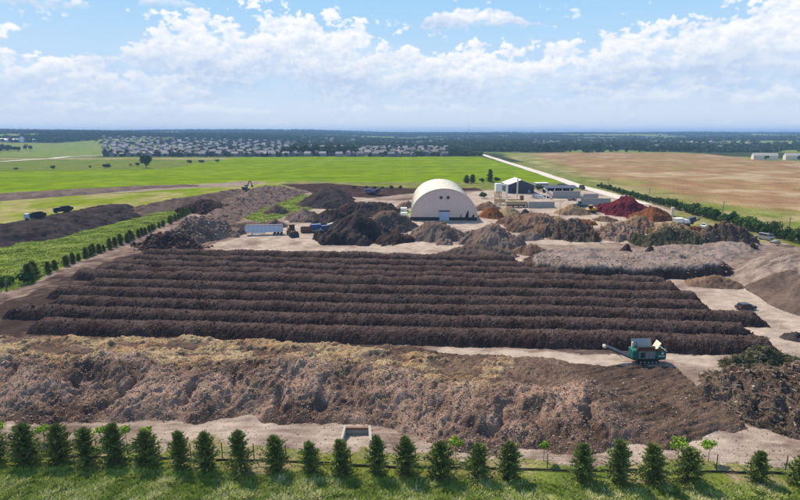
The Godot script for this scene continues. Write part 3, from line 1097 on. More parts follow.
# ------------------------------------------------------------------ piles about the yard
func build_piles():
	var all := func(_x: float, _z: float) -> float: return 1.0
	var stick := stick_mesh()
	var clod := clod_mesh(5)
	pile("red_mulch_pile", "large pile of dark red dyed mulch near the hedge", 121.2, -285, 15.0, 14.5, 9.2, "red", 0.6)
	pile("orange_mulch_pile", "smaller rust-orange mulch pile in front of the red pile", 126.3, -264.4, 11.5, 9.9, 6.2, "orange", 0.5)
	pile("tan_chip_pile", "tan chip pile beside the yellow wheel loader", 91.5, -281, 8.2, 8.0, 5.4, "tan", 0.5)
	pile("brown_flat_pile", "wide flat-topped brown mulch pile in the middle of the yard", 60.9, -236, 14.2, 14.0, 9.6, "brown", 0.6, 0.62, 0.3)
	pile("small_dark_pile", "small dark cone of compost beside the pale sawdust pile", 64.7, -273, 3.9, 4.2, 4.1, "dark", 0.35)
	pile("sawdust_pile", "pale yellow sawdust pile below the tan plant", 57.0, -278, 7.8, 7.1, 4.7, "sawdust", 0.3)
	pile("reddish_pile", "dark reddish-brown pile right of the big arched building", 47.2, -270.5, 8.0, 6.9, 5.2, "orange", 0.5)
	pile("reddish_pile", "paler reddish pile behind the dark reddish one by the arched building", 49.5, -295, 8.2, 7.0, 4.7, "brown", 0.5)
	var b := pile("log_brush_pile", "tangled grey-brown pile of logs and stumps beyond the flat heap", 71.5, -219, 13.5, 12.5, 7.0, "brush", 1.5, 0.75)
	strew(b, "logs", stick, 900, 0.6, 2.2, "brush", all)
	b = pile("log_brush_pile", "lower pile of stumps and roots right of the tangled log pile", 90.5, -219, 11.5, 11.0, 6.0, "mulch", 1.4, 0.7)
	strew(b, "logs", stick, 600, 0.6, 2.2, "brush", all)
	pile("mixed_chip_pile", "orange-tan chip heap behind the green brush piles", 117.2, -228, 13.5, 9.1, 4.4, "tan", 0.9, 0.8)
	pile("stump_pile", "brown pile of ground stumps left of the orange-tan chip heap", 107.0, -234, 7.5, 8.0, 5.6, "brown", 1.0)
	b = pile("brush_pile", "dark green-brown brush pile, left one of the pair by the hedge", 104.3, -201, 12.0, 10.5, 7.4, "greenbrush", 1.5, 0.8)
	strew(b, "branches", stick, 1200, 0.5, 1.8, "brush", all)
	b = pile("brush_pile", "brown and green brush pile, right one of the pair by the hedge", 126.3, -204, 13.5, 11.0, 8.0, "brush", 1.5, 0.85)
	strew(b, "branches", stick, 1200, 0.5, 1.8, "brush", all)
	pile("low_brown_pile", "low brown soil pile on the sandy lane below the flat heap", 89.5, -145.4, 7.6, 5.0, 2.7, "brown", 0.4, 0.8, 0.0, 0.4)
	pile("mulch_pile", "brown flat mulch pile right in front of the arched building", 14.4, -215, 12.0, 11.1, 8.4, "earth", 0.5, 0.68)
	pile("mulch_pile", "brown mulch pile to the right of the one before the building", 35.7, -203, 10.8, 11.1, 8.8, "earth", 0.5, 0.8)
	pile("screened_pile", "low grey-brown screened pile behind the farthest windrow", 27.0, -182, 14.0, 6.5, 4.6, "bank", 0.4, 0.8)
	pile("dark_cone_pile", "tall dark compost cone behind the farthest windrow", -17.5, -214, 15.0, 14.0, 11.2, "dark", 0.5)
	bank("compost_ridge", "long dark compost ridge with a brown left slope beside the green strip", "pile", [[-62, -312], [-48, -300], [-34, -298], [-26, -312], [-30, -346], [-40, -362], [-58, -366]], 0.72, 10.5, "dark", 0.6, 0.8)
	pile("mesa_pile", "flat-topped dark pile behind the tall dark cone", -15.6, -284, 17.0, 13.0, 8.6, "dark", 0.5, 0.62)
	pile("mesa_pile", "flat-topped grey-brown pile left of the arched building", -5.5, -237, 12.0, 11.3, 10.2, "bank", 0.5, 0.72)
	pile("dark_compost_pile", "dark compost pile behind the blue-grey screening machine", -30.5, -247, 12.0, 11.0, 7.6, "dark", 0.6, 0.9)
	pile("brown_mound", "small brown mound on the pale lane behind the white trailer", -48.1, -263, 9.4, 8.3, 5.6, "earth", 0.5)
	b = pile("rubble_pile", "grey-brown rubble and root heap left of the white trailer", -84.0, -220, 14.5, 15.0, 9.0, "earth", 1.4, 0.7)
	strew(b, "rubble", clod, 1100, 0.3, 1.2, "earth", all)
	pile("dark_soil_pile", "dark soil pile against the foot of the earth mound", -106.0, -290, 15.0, 11.0, 6.8, "compost", 0.7, 0.8)
	b = pile("dark_clod_heap", "black clodded compost heap at the left end of the farthest windrow", -86.5, -195, 13.5, 8.6, 6.0, "compost", 1.2, 0.8, 0.25, 0.45)
	strew(b, "clods", clod, 700, 0.4, 1.5, "compost", all)
	pile("soil_lump", "small dark lump of soil at the right edge of the pale lane", 83.0, -104.4, 2.9, 1.8, 1.5, "dark", 0.3, 1.0, 0.0, 0.25)
	# the flat heap with a dark cut face, and the curved swept heap to its right
	var flat_out := poly([[40, -155.5], [55, -152], [69, -149.5], [84.8, -151], [98, -154], [106, -163], [99, -176], [88, -183], [76, -180], [66, -189], [52, -186], [42, -176]])
	var ps: Array = PAL.stone
	var pd: Array = PAL.compost
	var hf := func(x: float, z: float) -> float:
		var d := inside(flat_out, x + nz.get_noise_2d(x * 0.1, z * 0.1) * 2.0, z + nz.get_noise_2d(x * 0.1, z * 0.1 + 20.0) * 2.0)
		if d < -1.0:
			return -1.0
		var sl := lerpf(0.85, 0.16, smoothstep(-162.0, -176.0, z))
		sl = lerpf(sl, 0.16, smoothstep(92.0, 104.0, x))
		var up := maxf(0.0, nz.get_noise_2d(x * 0.055, z * 0.075 + 5.0)) * 3.2 * smoothstep(3.0, 10.0, d)
		return 3.6 * tanh(maxf(d, -1.0) * sl) + up * 0.6 + (lumps(x, z, 0.42) + fluff(x, z)) * clampf(d * 0.5, 0.1, 1.0)
	var cf := func(x: float, z: float, h: float) -> Color:
		# the cut shows the dark compost under the pale spread on top
		return tone(pd, x, z).lerp(tone(ps, x, z), smoothstep(2.5, 3.3, h + nz.get_noise_2d(x * 0.3, z * 0.3) * 0.7))
	var fh := heap("flat_heap", "wide flat heap with pale top and a dark cut face behind the windrows", "heap", "", Rect2(36, -194, 76, 48), 0.42, M.heap, hf, cf)
	strew(fh, "clods", clod, 1200, 0.12, 0.45, "stone", all)
	strew(fh, "dark_clods", clod, 700, 0.2, 0.8, "earth", func(x: float, z: float) -> float: return smoothstep(-0.1, 0.35, nz.get_noise_2d(x * 0.05, z * 0.05)))
	bank("low_grey_heap", "low tan-grey heap with debris between the flat heap and the brush piles", "heap", [[84, -186], [98, -180], [112, -172], [124, -182], [141, -199], [124, -206], [104, -199], [90, -196]], 0.26, 2.6, "stone", 0.6, 0.5)
	pile("dark_twin_mound", "dark mound lying on top of the flat heap, left one of a pair", 77.0, -177, 3.6, 3.2, 5.4, "compost", 0.6, 1.0, 0.0, 0.4)
	pile("dark_twin_mound", "dark mound lying on top of the flat heap, right one of a pair", 83.5, -174, 3.4, 3.0, 5.0, "compost", 0.6, 1.0, 0.0, 0.4)
	# smaller heaps poured about the yard
	var more := [[76.0, -257.0, 7.5, 4.5, 2.6, "tan", "small tan chip pile left of the tan pile with the loader"], [87.0, -249.0, 6.5, 4.5, 2.8, "orange", "small rust-brown pile behind the log piles"], [112.0, -250.0, 9.0, 5.5, 3.6, "tan", "low tan pile between the red pile and the stump pile"],
		[101.0, -259.0, 6.0, 4.0, 2.2, "brown", "low brown pile in front of the red pile"], [53.0, -252.0, 7.0, 5.0, 3.2, "brown", "small brown pile left of the wide flat-topped one"], [76.0, -236.0, 6.0, 5.0, 4.6, "orange", "rust-brown pile leaning on the wide flat-topped one"],
		[47.0, -186.0, 6.5, 5.0, 3.4, "brown", "brown pile at the rear left corner of the flat heap"], [126.0, -226.0, 8.0, 5.0, 3.6, "orange", "rust-brown chip pile near the grinder"], [98.0, -232.0, 5.5, 4.5, 3.8, "tan", "tan pile between the stump piles"],
		[-58.0, -243.0, 7.0, 5.0, 3.0, "earth", "low earth pile behind the white trailer"], [-36.0, -262.0, 8.0, 6.0, 5.0, "compost", "dark pile between the brown mound and the dark compost pile"], [-27.0, -296.0, 9.0, 7.0, 5.5, "compost", "dark pile behind the flat-topped dark one"],
		[4.0, -306.0, 7.0, 5.5, 3.6, "earth", "small earth pile left of the arched building"], [-66.0, -283.0, 6.0, 8.0, 4.2, "bank", "grey pile at the near end of the green strip"], [-2.0, -208.0, 8.0, 5.0, 3.8, "compost", "dark low pile between the tall cone and the mulch pile"], [52.0, -213.0, 6.5, 5.0, 3.6, "earth", "low earth pile left of the log piles"]]
	for a in more:
		pile("small_pile", a[6], a[0], a[1], a[2], a[3], a[4], a[5], 0.7, rng.randf_range(0.6, 1.0), rng.randf_range(-0.6, 0.6), 0.45, "small piles about the yard")
	var cur := poly([[99, -152], [94, -138], [92, -124], [96, -112], [112, -104], [140, -110], [150, -150], [140, -186], [122, -178], [108, -166]])
	var pb: Array = PAL.bank
	var hf2 := func(x: float, z: float) -> float:
		var d := inside(cur, x + nz.get_noise_2d(x * 0.08, z * 0.08) * 1.5, z)
		if d < -1.0:
			return -1.0
		var r := Vector2(x - 122.0, z + 134.0).length()
		var swirl := sin(r * 1.5 + nz.get_noise_2d(x * 0.1, z * 0.1) * 4.0) * 0.32 * smoothstep(3.0, 8.0, d)
		return 7.0 * tanh(maxf(d, -1.0) * 0.085) + swirl + lumps(x, z, 0.35) * clampf(d * 0.3, 0.1, 1.0)
	var cf2 := func(x: float, z: float, h: float) -> Color:
		var r := Vector2(x - 122.0, z + 134.0).length()
		var c := tone(ps, x, z).lerp(tone(PAL.earth, x, z), smoothstep(-0.2, 0.6, sin(r * 1.5 + 1.4 + nz.get_noise_2d(x * 0.1, z * 0.1) * 4.0)) * 0.55)
		# the smooth darker apron of screened material on the near side
		var u := (x - 93.0) + (z + 134.0) * 0.15
		if u > -1.0 and u < 12.0 + nz.get_noise_2d(x * 0.3, z * 0.3) * 1.5 and z > -143.0 and z < -116.0 - u * 0.4:
			c = tone(pb, x, z)
		return c
	heap("swept_heap", "big pale heap with curving tracks at the right edge", "heap", "", Rect2(88, -190, 66, 90), 0.5, M.heap, hf2, cf2)


# ------------------------------------------------------------------ the arched building
func build_dome():
	var t := thing("arched_building", "big cream arched fabric building with a pale blue door in the middle of the yard", "building", Vector3(21.5, land(21.5, -259), -259), -0.031)
	var R := 16.4
	var H := 15.6
	var L := 57.0
	var arc := func(a: float) -> Vector2:
		return Vector2(R * cos(a), H * pow(maxf(sin(a), 0.0), 0.88))
	var n := 26
	for k in 10:      # roof bays, each a sheet with a slight sag between the ribs
		var z0 := -L * k / 10.0
		var z1 := -L * (k + 1) / 10.0 + 0.10
		var st := nb()
		for i in n:
			var a0 := PI * i / n
			var a1 := PI * (i + 1) / n
			var p0: Vector2 = arc.call(a0)
			var p1: Vector2 = arc.call(a1)
			for s in 4:
				var s0 := s / 4.0
				var s1 := (s + 1) / 4.0
				var q := []
				for e in [[p0, s0, a0], [p1, s0, a1], [p1, s1, a1], [p0, s1, a0]]:
					var sag: float = 1.0 - 0.012 * sin(PI * e[1])
					q.append(Vector3(e[0].x * sag, e[0].y * sag, lerpf(z0, z1, e[1])))
				quad(st, q[0], q[1], q[2], q[3], Vector3(p0.x, p0.y, 0))
		part("roof_panel", st.commit(), M.fabric, t)
		var rib := nb()
		for i in n:
			var p0: Vector2 = arc.call(PI * i / n)
			var p1: Vector2 = arc.call(PI * (i + 1) / n)
			beam(rib, Vector3(p0.x * 1.004, p0.y * 1.004, z0), Vector3(p1.x * 1.004, p1.y * 1.004, z0), 0.16, 0.16)
		part("rib", rib.commit(), M.cream, t)
	# front wall of upright sheets, with joints between them
	var w := 12
	for k in w:
		var x0 := -R + 2.0 * R * k / w + 0.03
		var x1 := -R + 2.0 * R * (k + 1) / w - 0.03
		var st := nb()
		for i in 6:
			var xa := lerpf(x0, x1, i / 6.0)
			var xb := lerpf(x0, x1, (i + 1) / 6.0)
			var ya := H * pow(sqrt(maxf(0.0, 1.0 - xa * xa / (R * R))), 0.88) - 0.15
			var yb := H * pow(sqrt(maxf(0.0, 1.0 - xb * xb / (R * R))), 0.88) - 0.15
			quad(st, Vector3(xa, 1.6, 0.25), Vector3(xb, 1.6, 0.25), Vector3(xb, maxf(yb, 1.6), 0.25), Vector3(xa, maxf(ya, 1.6), 0.25), Vector3.BACK)
		part("wall_panel", st.commit(), M.fabric_front, t)
		if k > 0:
			var h := H * pow(sqrt(maxf(0.0, 1.0 - x0 * x0 / (R * R))), 0.88)
			part("batten", box_mesh(Vector3(x0 - 0.03, (1.6 + h) * 0.5, 0.28), Vector3(0.12, h - 1.8, 0.08), 0.01), M.cream, t)
	var edge := nb()
	for i in n:
		var p0: Vector2 = arc.call(PI * i / n)
		var p1: Vector2 = arc.call(PI * (i + 1) / n)
		beam(edge, Vector3(p0.x, p0.y, 0.2), Vector3(p1.x, p1.y, 0.2), 0.5, 0.42)
	part("front_arch", edge.commit(), M.cream, t)
	part("push_wall", box_mesh(Vector3(-9.6, 0.8, 0.3), Vector3(13.6, 1.7, 0.5)), M.dark, t)
	part("push_wall", box_mesh(Vector3(9.6, 0.8, 0.3), Vector3(13.6, 1.7, 0.5)), M.dark, t)
	var d := part("door", box_mesh(Vector3(0.2, 2.2, 0.38), Vector3(4.8, 4.4, 0.2)), M.paleblue, t)
	for k in 4:
		part("slat", box_mesh(Vector3(0.2, 0.6 + k * 1.05, 0.5), Vector3(4.7, 0.95, 0.07)), M.paleblue, d)
	part("door_frame", box_mesh(Vector3(0.2, 4.75, 0.42), Vector3(5.4, 0.5, 0.4)), M.dark, t)
	for x in [-1.5, 1.9]:
		var v := part("vent", rod_mesh(Vector3(x, 11.3, 0.2), Vector3(x, 11.3, 0.55), 0.75, 0.75, 14), M.dark, t)
		part("louver", box_mesh(Vector3(x, 11.3, 0.6), Vector3(1.1, 0.14, 0.08)), M.steel, v)
	for f in [[8.2, 1.7, 0.7, 1.7], [11.2, 1.7, 1.8, 3.4], [14.2, 1.7, 1.3, 1.6]]:  # thin black wedges set on the face of the front wall
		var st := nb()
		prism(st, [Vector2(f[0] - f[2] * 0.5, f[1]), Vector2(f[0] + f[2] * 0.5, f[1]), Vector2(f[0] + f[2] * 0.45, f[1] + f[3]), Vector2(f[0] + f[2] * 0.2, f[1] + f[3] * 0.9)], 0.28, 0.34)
		var wedge := part("dark_wedge", st.commit(), M.black, t)
		wedge.set_meta("label", "flat dark wedge on the front wall")
	# rear wall
	var back := nb()
	for i in n:
		var p0: Vector2 = arc.call(PI * i / n)
		var p1: Vector2 = arc.call(PI * (i + 1) / n)
		tri(back, Vector3(0, 0, -L + 0.1), Vector3(p0.x, p0.y, -L + 0.1), Vector3(p1.x, p1.y, -L + 0.1), Vector3.FORWARD)
	part("rear_wall", back.commit(), M.fabric_front, t)


# ------------------------------------------------------------------ sheds, walls and plant behind the piles
func gable(t: Node3D, w: float, d: float, wall: float, apex: float, wm: Material, rm: Material):
	var pts := [Vector2(-w / 2, 0), Vector2(w / 2, 0), Vector2(w / 2, wall), Vector2(0, apex), Vector2(-w / 2, wall)]
	part("wall", prism_mesh(pts, -d / 2, d / 2), wm, t)
	var roof := nb()
	for s in [-1, 1]:
		var dir := Vector2(s * w / 2, wall - apex)
		var len := dir.length() + 0.5
		var mid := Vector3(s * w / 4.0 * 1.03, (wall + apex) / 2.0 + 0.16, 0)
		bx(roof, mid, Vector3(len, 0.16, d + 0.8), 0.03, Basis(Vector3.BACK, dir.angle()))
	part("roof", roof.commit(), rm, t)


func block_wall(called: String, label: String, x: float, z: float, w: float, h: float, side: float, mat: Material):
	var t := thing(called, label, "wall", Vector3(x, land(x, z), z), 0.0)
	part("wall", box_mesh(Vector3(0, h / 2, 0), Vector3(w, h, 0.8), 0.06), mat, t)
	for s in [-1, 1]:
		part("side_wall", box_mesh(Vector3(s * (w / 2 - 0.4), h * 0.46, -side / 2 - 0.42), Vector3(0.8, h * 0.92, side), 0.06), mat, t)
	var n := int(w / 1.8)
	for k in n:       # the top course of loose blocks
		var b := box_mesh(Vector3(-w / 2 + (k + 0.5) * w / n, h + 0.28, 0), Vector3(w / n - 0.08, 0.55, 0.74), 0.05)
		part("block", b, mat, t)


func build_facility():
	var t := thing("navy_shed", "dark navy metal shed with a white gable roof", "shed", Vector3(85.5, land(85, -388), -388), 0.0)
	gable(t, 18.6, 22.0, 5.8, 9.3, M.navy, M.white)
	part("door", box_mesh(Vector3(-4.0, 2.0, 11.08), Vector3(4.2, 4.0, 0.14)), M.dark, t)
	part("door", box_mesh(Vector3(5.8, 1.2, 11.08), Vector3(1.3, 2.4, 0.14)), M.steel, t)
	for k in 9:
		part("seam", box_mesh(Vector3(-8.4 + k * 2.1, 2.9, 11.05), Vector3(0.12, 5.6, 0.08), 0.01), M.navy, t)
	t = thing("grey_shed", "small grey flat-roofed shed right of the navy shed", "shed", Vector3(110.5, land(110, -418), -418), 0.1)
	part("wall", box_mesh(Vector3(0, 2.0, 0), Vector3(9.5, 4.0, 6.0)), M.steel, t)
	part("roof", box_mesh(Vector3(0, 4.15, 0), Vector3(10.2, 0.3, 6.8)), M.white, t)
	part("door", box_mesh(Vector3(2.2, 1.4, 3.05), Vector3(2.4, 2.8, 0.12)), M.dark, t)
	# the tan plant: hopper tower on legs, two posts, a long tan conveyor housing
	t = thing("hopper_tower", "tall white hopper tower on tan legs", "hopper", Vector3(56.5, land(56, -307), -307), 0.1)
	part("hopper", box_mesh(Vector3(0, 11.6, 0), Vector3(3.6, 4.6, 3.4), 0.12), M.white, t)
	part("funnel", rod_mesh(Vector3(0, 9.3, 0), Vector3(0, 6.6, 0), 2.0, 0.5, 4), M.cream, t)
	for sx in [-1, 1]:
		for sz in [-1, 1]:
			part("leg", box_mesh(Vector3(sx * 1.5, 4.7, sz * 1.4), Vector3(0.34, 9.4, 0.34)), M.tan, t)
	for y in [3.0, 6.4]:
		part("brace", box_mesh(Vector3(0, y, 1.4), Vector3(3.0, 0.28, 0.2)), M.tan, t)
		part("brace", box_mesh(Vector3(0, y, -1.4), Vector3(3.0, 0.28, 0.2)), M.tan, t)
	t = thing("pipe_tower", "white pipe column beside the hopper tower", "column", Vector3(62.6, land(62, -312), -312))
	part("pipe", rod_mesh(Vector3(0, 0, 0), Vector3(0, 13.0, 0), 0.6, 0.6, 10), M.white, t)
	part("elbow", box_mesh(Vector3(-1.2, 12.6, 0), Vector3(3.0, 0.9, 0.9), 0.2), M.white, t)
	t = thing("pipe_tower", "slimmer cream pipe column left of the navy shed", "column", Vector3(72.6, land(72, -330), -330))
	part("pipe", rod_mesh(Vector3.ZERO, Vector3(0, 14.0, 0), 0.45, 0.4, 10), M.cream, t)
	part("cap", rod_mesh(Vector3(0, 14.0, 0), Vector3(0, 14.5, 0), 0.7, 0.3, 10), M.cream, t)
	t = thing("conveyor_housing", "long tan conveyor housing behind the sawdust pile", "conveyor", Vector3(65.0, land(65, -319), -319))
	part("housing", box_mesh(Vector3(0, 2.5, 0), Vector3(16.5, 2.2, 2.4), 0.1), M.tan, t)
	part("end_box", box_mesh(Vector3(8.0, 3.3, 0), Vector3(2.0, 4.6, 2.8), 0.1), M.rust, t)
	for k in 6:
		part("leg", box_mesh(Vector3(-7.2 + k * 2.8, 0.7, 0), Vector3(0.3, 1.5, 1.8)), M.tan, t)
	t = thing("feed_hopper", "tan steel feed hopper on a dark frame before the block wall", "hopper", Vector3(67.3, land(67, -308), -308))
	part("hopper", prism_mesh([Vector2(-5.0, 1.6), Vector2(5.0, 1.6), Vector2(6.2, 3.6), Vector2(-6.2, 3.6)], -1.6, 1.6), M.tan, t)
	part("frame", box_mesh(Vector3(0, 1.1, 0), Vector3(11.0, 1.0, 2.4)), M.rust, t)
	for k in 4:
		part("leg", box_mesh(Vector3(-4.8 + k * 3.2, 0.4, 0), Vector3(0.4, 0.9, 2.2)), M.dark, t)
	block_wall("block_wall", "grey concrete block wall right of the tan feed hopper", 81.0, -304, 15.0, 3.0, 5.0, M.concrete)
	block_wall("block_wall", "grey block bunker wall below the dark canopy shed", 110.0, -352, 18.0, 4.2, 9.0, M.concrete)
	block_wall("block_wall", "short grey block wall beside the canopy shed, nearest the road", 125.5, -350, 10.0, 2.6, 5.0, M.concrete)
	block_wall("block_wall", "long grey block wall in front of the road, left of the red pile", 114.5, -311, 17.5, 4.0, 6.0, M.concrete)
	block_wall("block_wall", "dark brown low wall between the long grey wall and the red pile", 129.5, -309, 11.5, 2.6, 4.0, M.rust)
	t = thing("canopy_shed", "open canopy shed with a dark blue-grey roof behind the block bunker", "shed", Vector3(113.5, land(113, -378), -378))
	part("roof", box_mesh(Vector3(0, 4.8, 0), Vector3(23.0, 0.4, 11.0), 0.1, Basis(Vector3.RIGHT, 0.1)), M.navy, t)
	part("rear_wall", box_mesh(Vector3(0, 2.2, -5.2), Vector3(22.0, 4.4, 0.3)), M.dark, t)
	for k in 5:
		part("post", box_mesh(Vector3(-10.8 + k * 5.4, 2.1, 5.0), Vector3(0.4, 4.2, 0.4)), M.white, t)
	t = thing("incline_conveyor", "white inclined conveyor leaning up left of the block bunker", "conveyor", Vector3(98.0, land(98, -352), -352), 0.5)
	var cv := nb()
	beam(cv, Vector3(4.5, 0.4, 0), Vector3(-4.0, 6.6, 0), 1.2, 0.5)
	part("belt_frame", cv.commit(), M.white, t)
	part("leg", box_mesh(Vector3(-1.6, 2.2, 0), Vector3(0.3, 4.4, 1.0)), M.white, t)
	part("leg", box_mesh(Vector3(1.8, 1.0, 0), Vector3(0.3, 2.0, 1.0)), M.white, t)
	t = thing("light_pole", "tall thin grey pole standing in the middle of the sandy yard", "pole", Vector3(79.5, land(79, -263), -263))
	part("shaft", rod_mesh(Vector3.ZERO, Vector3(0, 8.6, 0), 0.16, 0.1, 8), M.steel, t)
	part("arm", box_mesh(Vector3(0.5, 8.5, 0), Vector3(1.2, 0.12, 0.14)), M.steel, t)
	part("lamp_head", box_mesh(Vector3(1.1, 8.42, 0), Vector3(0.6, 0.14, 0.3)), M.steel, t)
	t = thing("cream_pillar", "cream upright pillar beside the grinder near the hedge", "pillar", Vector3(135.0, land(135, -262), -262))
	part("shaft", box_mesh(Vector3(0, 3.1, 0), Vector3(1.3, 6.2, 1.1), 0.08), M.cream, t)
	part("base", box_mesh(Vector3(0, 0.25, 0), Vector3(1.9, 0.5, 1.7)), M.concrete, t)
	for k in 2:
		t = thing("white_tank", ["white oblong tank on the grass left of the arched building, rear one", "white oblong tank on the grass left of the arched building, front one"][k], "tank", Vector3(2.0, land(2, -288), [-287.0, -270.0][k]))
		part("body", rod_mesh(Vector3(-1.7, 1.5, 0), Vector3(1.7, 1.5, 0), 1.25, 1.25, 14), M.white, t)
		part("cradle", box_mesh(Vector3(-1.0, 0.25, 0), Vector3(0.4, 0.6, 2.0)), M.steel, t)
		part("cradle", box_mesh(Vector3(1.0, 0.25, 0), Vector3(0.4, 0.6, 2.0)), M.steel, t)
	for i in 4:
		var p: Vector2 = [Vector2(155.0, -398), Vector2(154.5, -330), Vector2(160.0, -262), Vector2(157.0, -212)][i]
		t = thing("utility_pole", ["thin dark utility pole at the far end of the hedge", "thin dark utility pole by the hedge behind the red pile", "thin dark utility pole in the stubble right of the hedge", "thin dark utility pole at the near end of the hedge"][i], "pole", Vector3(p.x, land(p.x, p.y), p.y))
		part("shaft", rod_mesh(Vector3.ZERO, Vector3(0, 9.0, 0), 0.17, 0.12, 7), M.post, t)
		part("crossarm", box_mesh(Vector3(0, 8.5, 0), Vector3(1.9, 0.14, 0.14)), M.post, t)


# ------------------------------------------------------------------ vehicles and machines
func wheel(t: Node3D, at: Vector3, r: float, w: float, axis := Vector3.RIGHT):
	var m := part("wheel", rod_mesh(at - axis * w * 0.5, at + axis * w * 0.5, r, r, 14), M.rubber, t)
	part("hub", rod_mesh(at - axis * (w * 0.5 + 0.03), at + axis * (w * 0.5 + 0.03), r * 0.5, r * 0.5, 10), M.steel, m)


# A car facing +z; tall for vans and off-roaders.
func car(label: String, at: Vector3, turn: float, body: Material, size := Vector3(1.85, 1.5, 4.5), category := "car", group := "") -> Node3D:
	var t := thing("pickup_truck" if category == "pickup" else "van" if category == "van" else "parked_car", label, category, at, turn, group)
	var l := size.z / 2.0
	var h := size.y
	var w := size.x
	var side := [Vector2(-l, 0.35), Vector2(l, 0.35), Vector2(l, h * 0.50), Vector2(l * 0.9, h * 0.60), Vector2(-l * 0.97, h * 0.62), Vector2(-l, h * 0.5)]
	var tf := Transform3D(Basis(Vector3.UP, -PI / 2), Vector3.ZERO)
	part("body", prism_mesh(side, -w / 2, w / 2, tf), body, t)
	var cab := [Vector2(-l * 0.86, h * 0.6), Vector2(l * 0.52, h * 0.6), Vector2(l * 0.18, h), Vector2(-l * 0.68, h)]
	if category == "pickup":
		cab = [Vector2(-l * 0.15, h * 0.6), Vector2(l * 0.56, h * 0.6), Vector2(l * 0.32, h), Vector2(-l * 0.08, h)]
	elif category == "van":
		cab = [Vector2(-l * 0.97, h * 0.6), Vector2(l * 0.75, h * 0.6), Vector2(l * 0.5, h), Vector2(-l * 0.94, h)]
	part("cabin", prism_mesh(cab, -w * 0.42, w * 0.42, tf), body, t)
	var mid: Vector2 = (cab[0] + cab[1] + cab[2] + cab[3]) / 4.0
	var glass := []
	for p in cab:
		glass.append(mid + (p - mid) * Vector2(0.84, 0.66))
	part("side_windows", prism_mesh(glass, -w * 0.42 - 0.02, w * 0.42 + 0.02, tf), M.glass, t)
	var ws := nb()
	for e in [[cab[1], cab[2]], [cab[0], cab[3]]]:
		var p: Vector2 = e[0].lerp(e[1], 0.15)
		var q: Vector2 = e[0].lerp(e[1], 0.88)
		var o := Vector2(0.03 if p.x > 0 and e[0] == cab[1] else -0.03, 0.01)
		quad(ws, Vector3(-w * 0.38, p.y + o.y, p.x + o.x), Vector3(w * 0.38, p.y + o.y, p.x + o.x), Vector3(w * 0.36, q.y + o.y, q.x + o.x), Vector3(-w * 0.36, q.y + o.y, q.x + o.x), Vector3(0, 0.3, o.x))
	part("windscreen", ws.commit(), M.glass, t)
	for s in [-1, 1]:
		for z in [-0.62, 0.62]:
			wheel(t, Vector3(s * (w / 2 - 0.1), 0.34, l * z), 0.34, 0.24)
		part("headlight", box_mesh(Vector3(s * w * 0.36, h * 0.45, l), Vector3(0.34, 0.16, 0.06), 0.02), M.silver, t)
		part("tail_light", box_mesh(Vector3(s * w * 0.38, h * 0.48, -l), Vector3(0.26, 0.2, 0.06), 0.02), M.orange, t)
	return t


func dump_truck(label: String, at: Vector3, turn: float, body: Material, tail: Material):
	var t := thing("dump_truck", label, "dump truck", at, turn, "dump trucks on the far left bank")
	t.scale = Vector3.ONE * 0.8
	part("chassis", box_mesh(Vector3(0, 1.1, 0), Vector3(1.4, 0.5, 9.4)), M.dark, t)
	part("cab", prism_mesh([Vector2(2.6, 1.2), Vector2(4.9, 1.2), Vector2(4.8, 2.3), Vector2(4.4, 3.4), Vector2(2.6, 3.5)], -1.25, 1.25, Transform3D(Basis(Vector3.UP, -PI / 2), Vector3.ZERO)), body, t)
	part("windscreen", box_mesh(Vector3(0, 2.75, 4.66), Vector3(2.1, 0.9, 0.06), 0.02, Basis(Vector3.RIGHT, -0.3)), M.glass, t)
	part("dump_bed", prism_mesh([Vector2(-4.9, 1.5), Vector2(2.2, 1.5), Vector2(2.5, 3.5), Vector2(-5.3, 3.3)], -1.4, 1.4, Transform3D(Basis(Vector3.UP, -PI / 2), Vector3.ZERO)), M.dark, t)
	part("tailgate", box_mesh(Vector3(0, 2.5, -5.2), Vector3(2.7, 1.7, 0.14), 0.03, Basis(Vector3.RIGHT, 0.2)), tail, t)
	part("load", prism_mesh([Vector2(-4.6, 3.2), Vector2(2.0, 3.2), Vector2(0.8, 4.0), Vector2(-3.2, 4.1)], -1.1, 1.1, Transform3D(Basis(Vector3.UP, -PI / 2), Vector3.ZERO)), M.black, t)
	for s in [-1, 1]:
		for z in [3.7, -1.4, -2.9]:
			wheel(t, Vector3(s * 1.1, 0.6, z), 0.6, 0.5)
		part("headlight", box_mesh(Vector3(s * 0.9, 1.6, 4.92), Vector3(0.4, 0.3, 0.06)), M.silver, t)


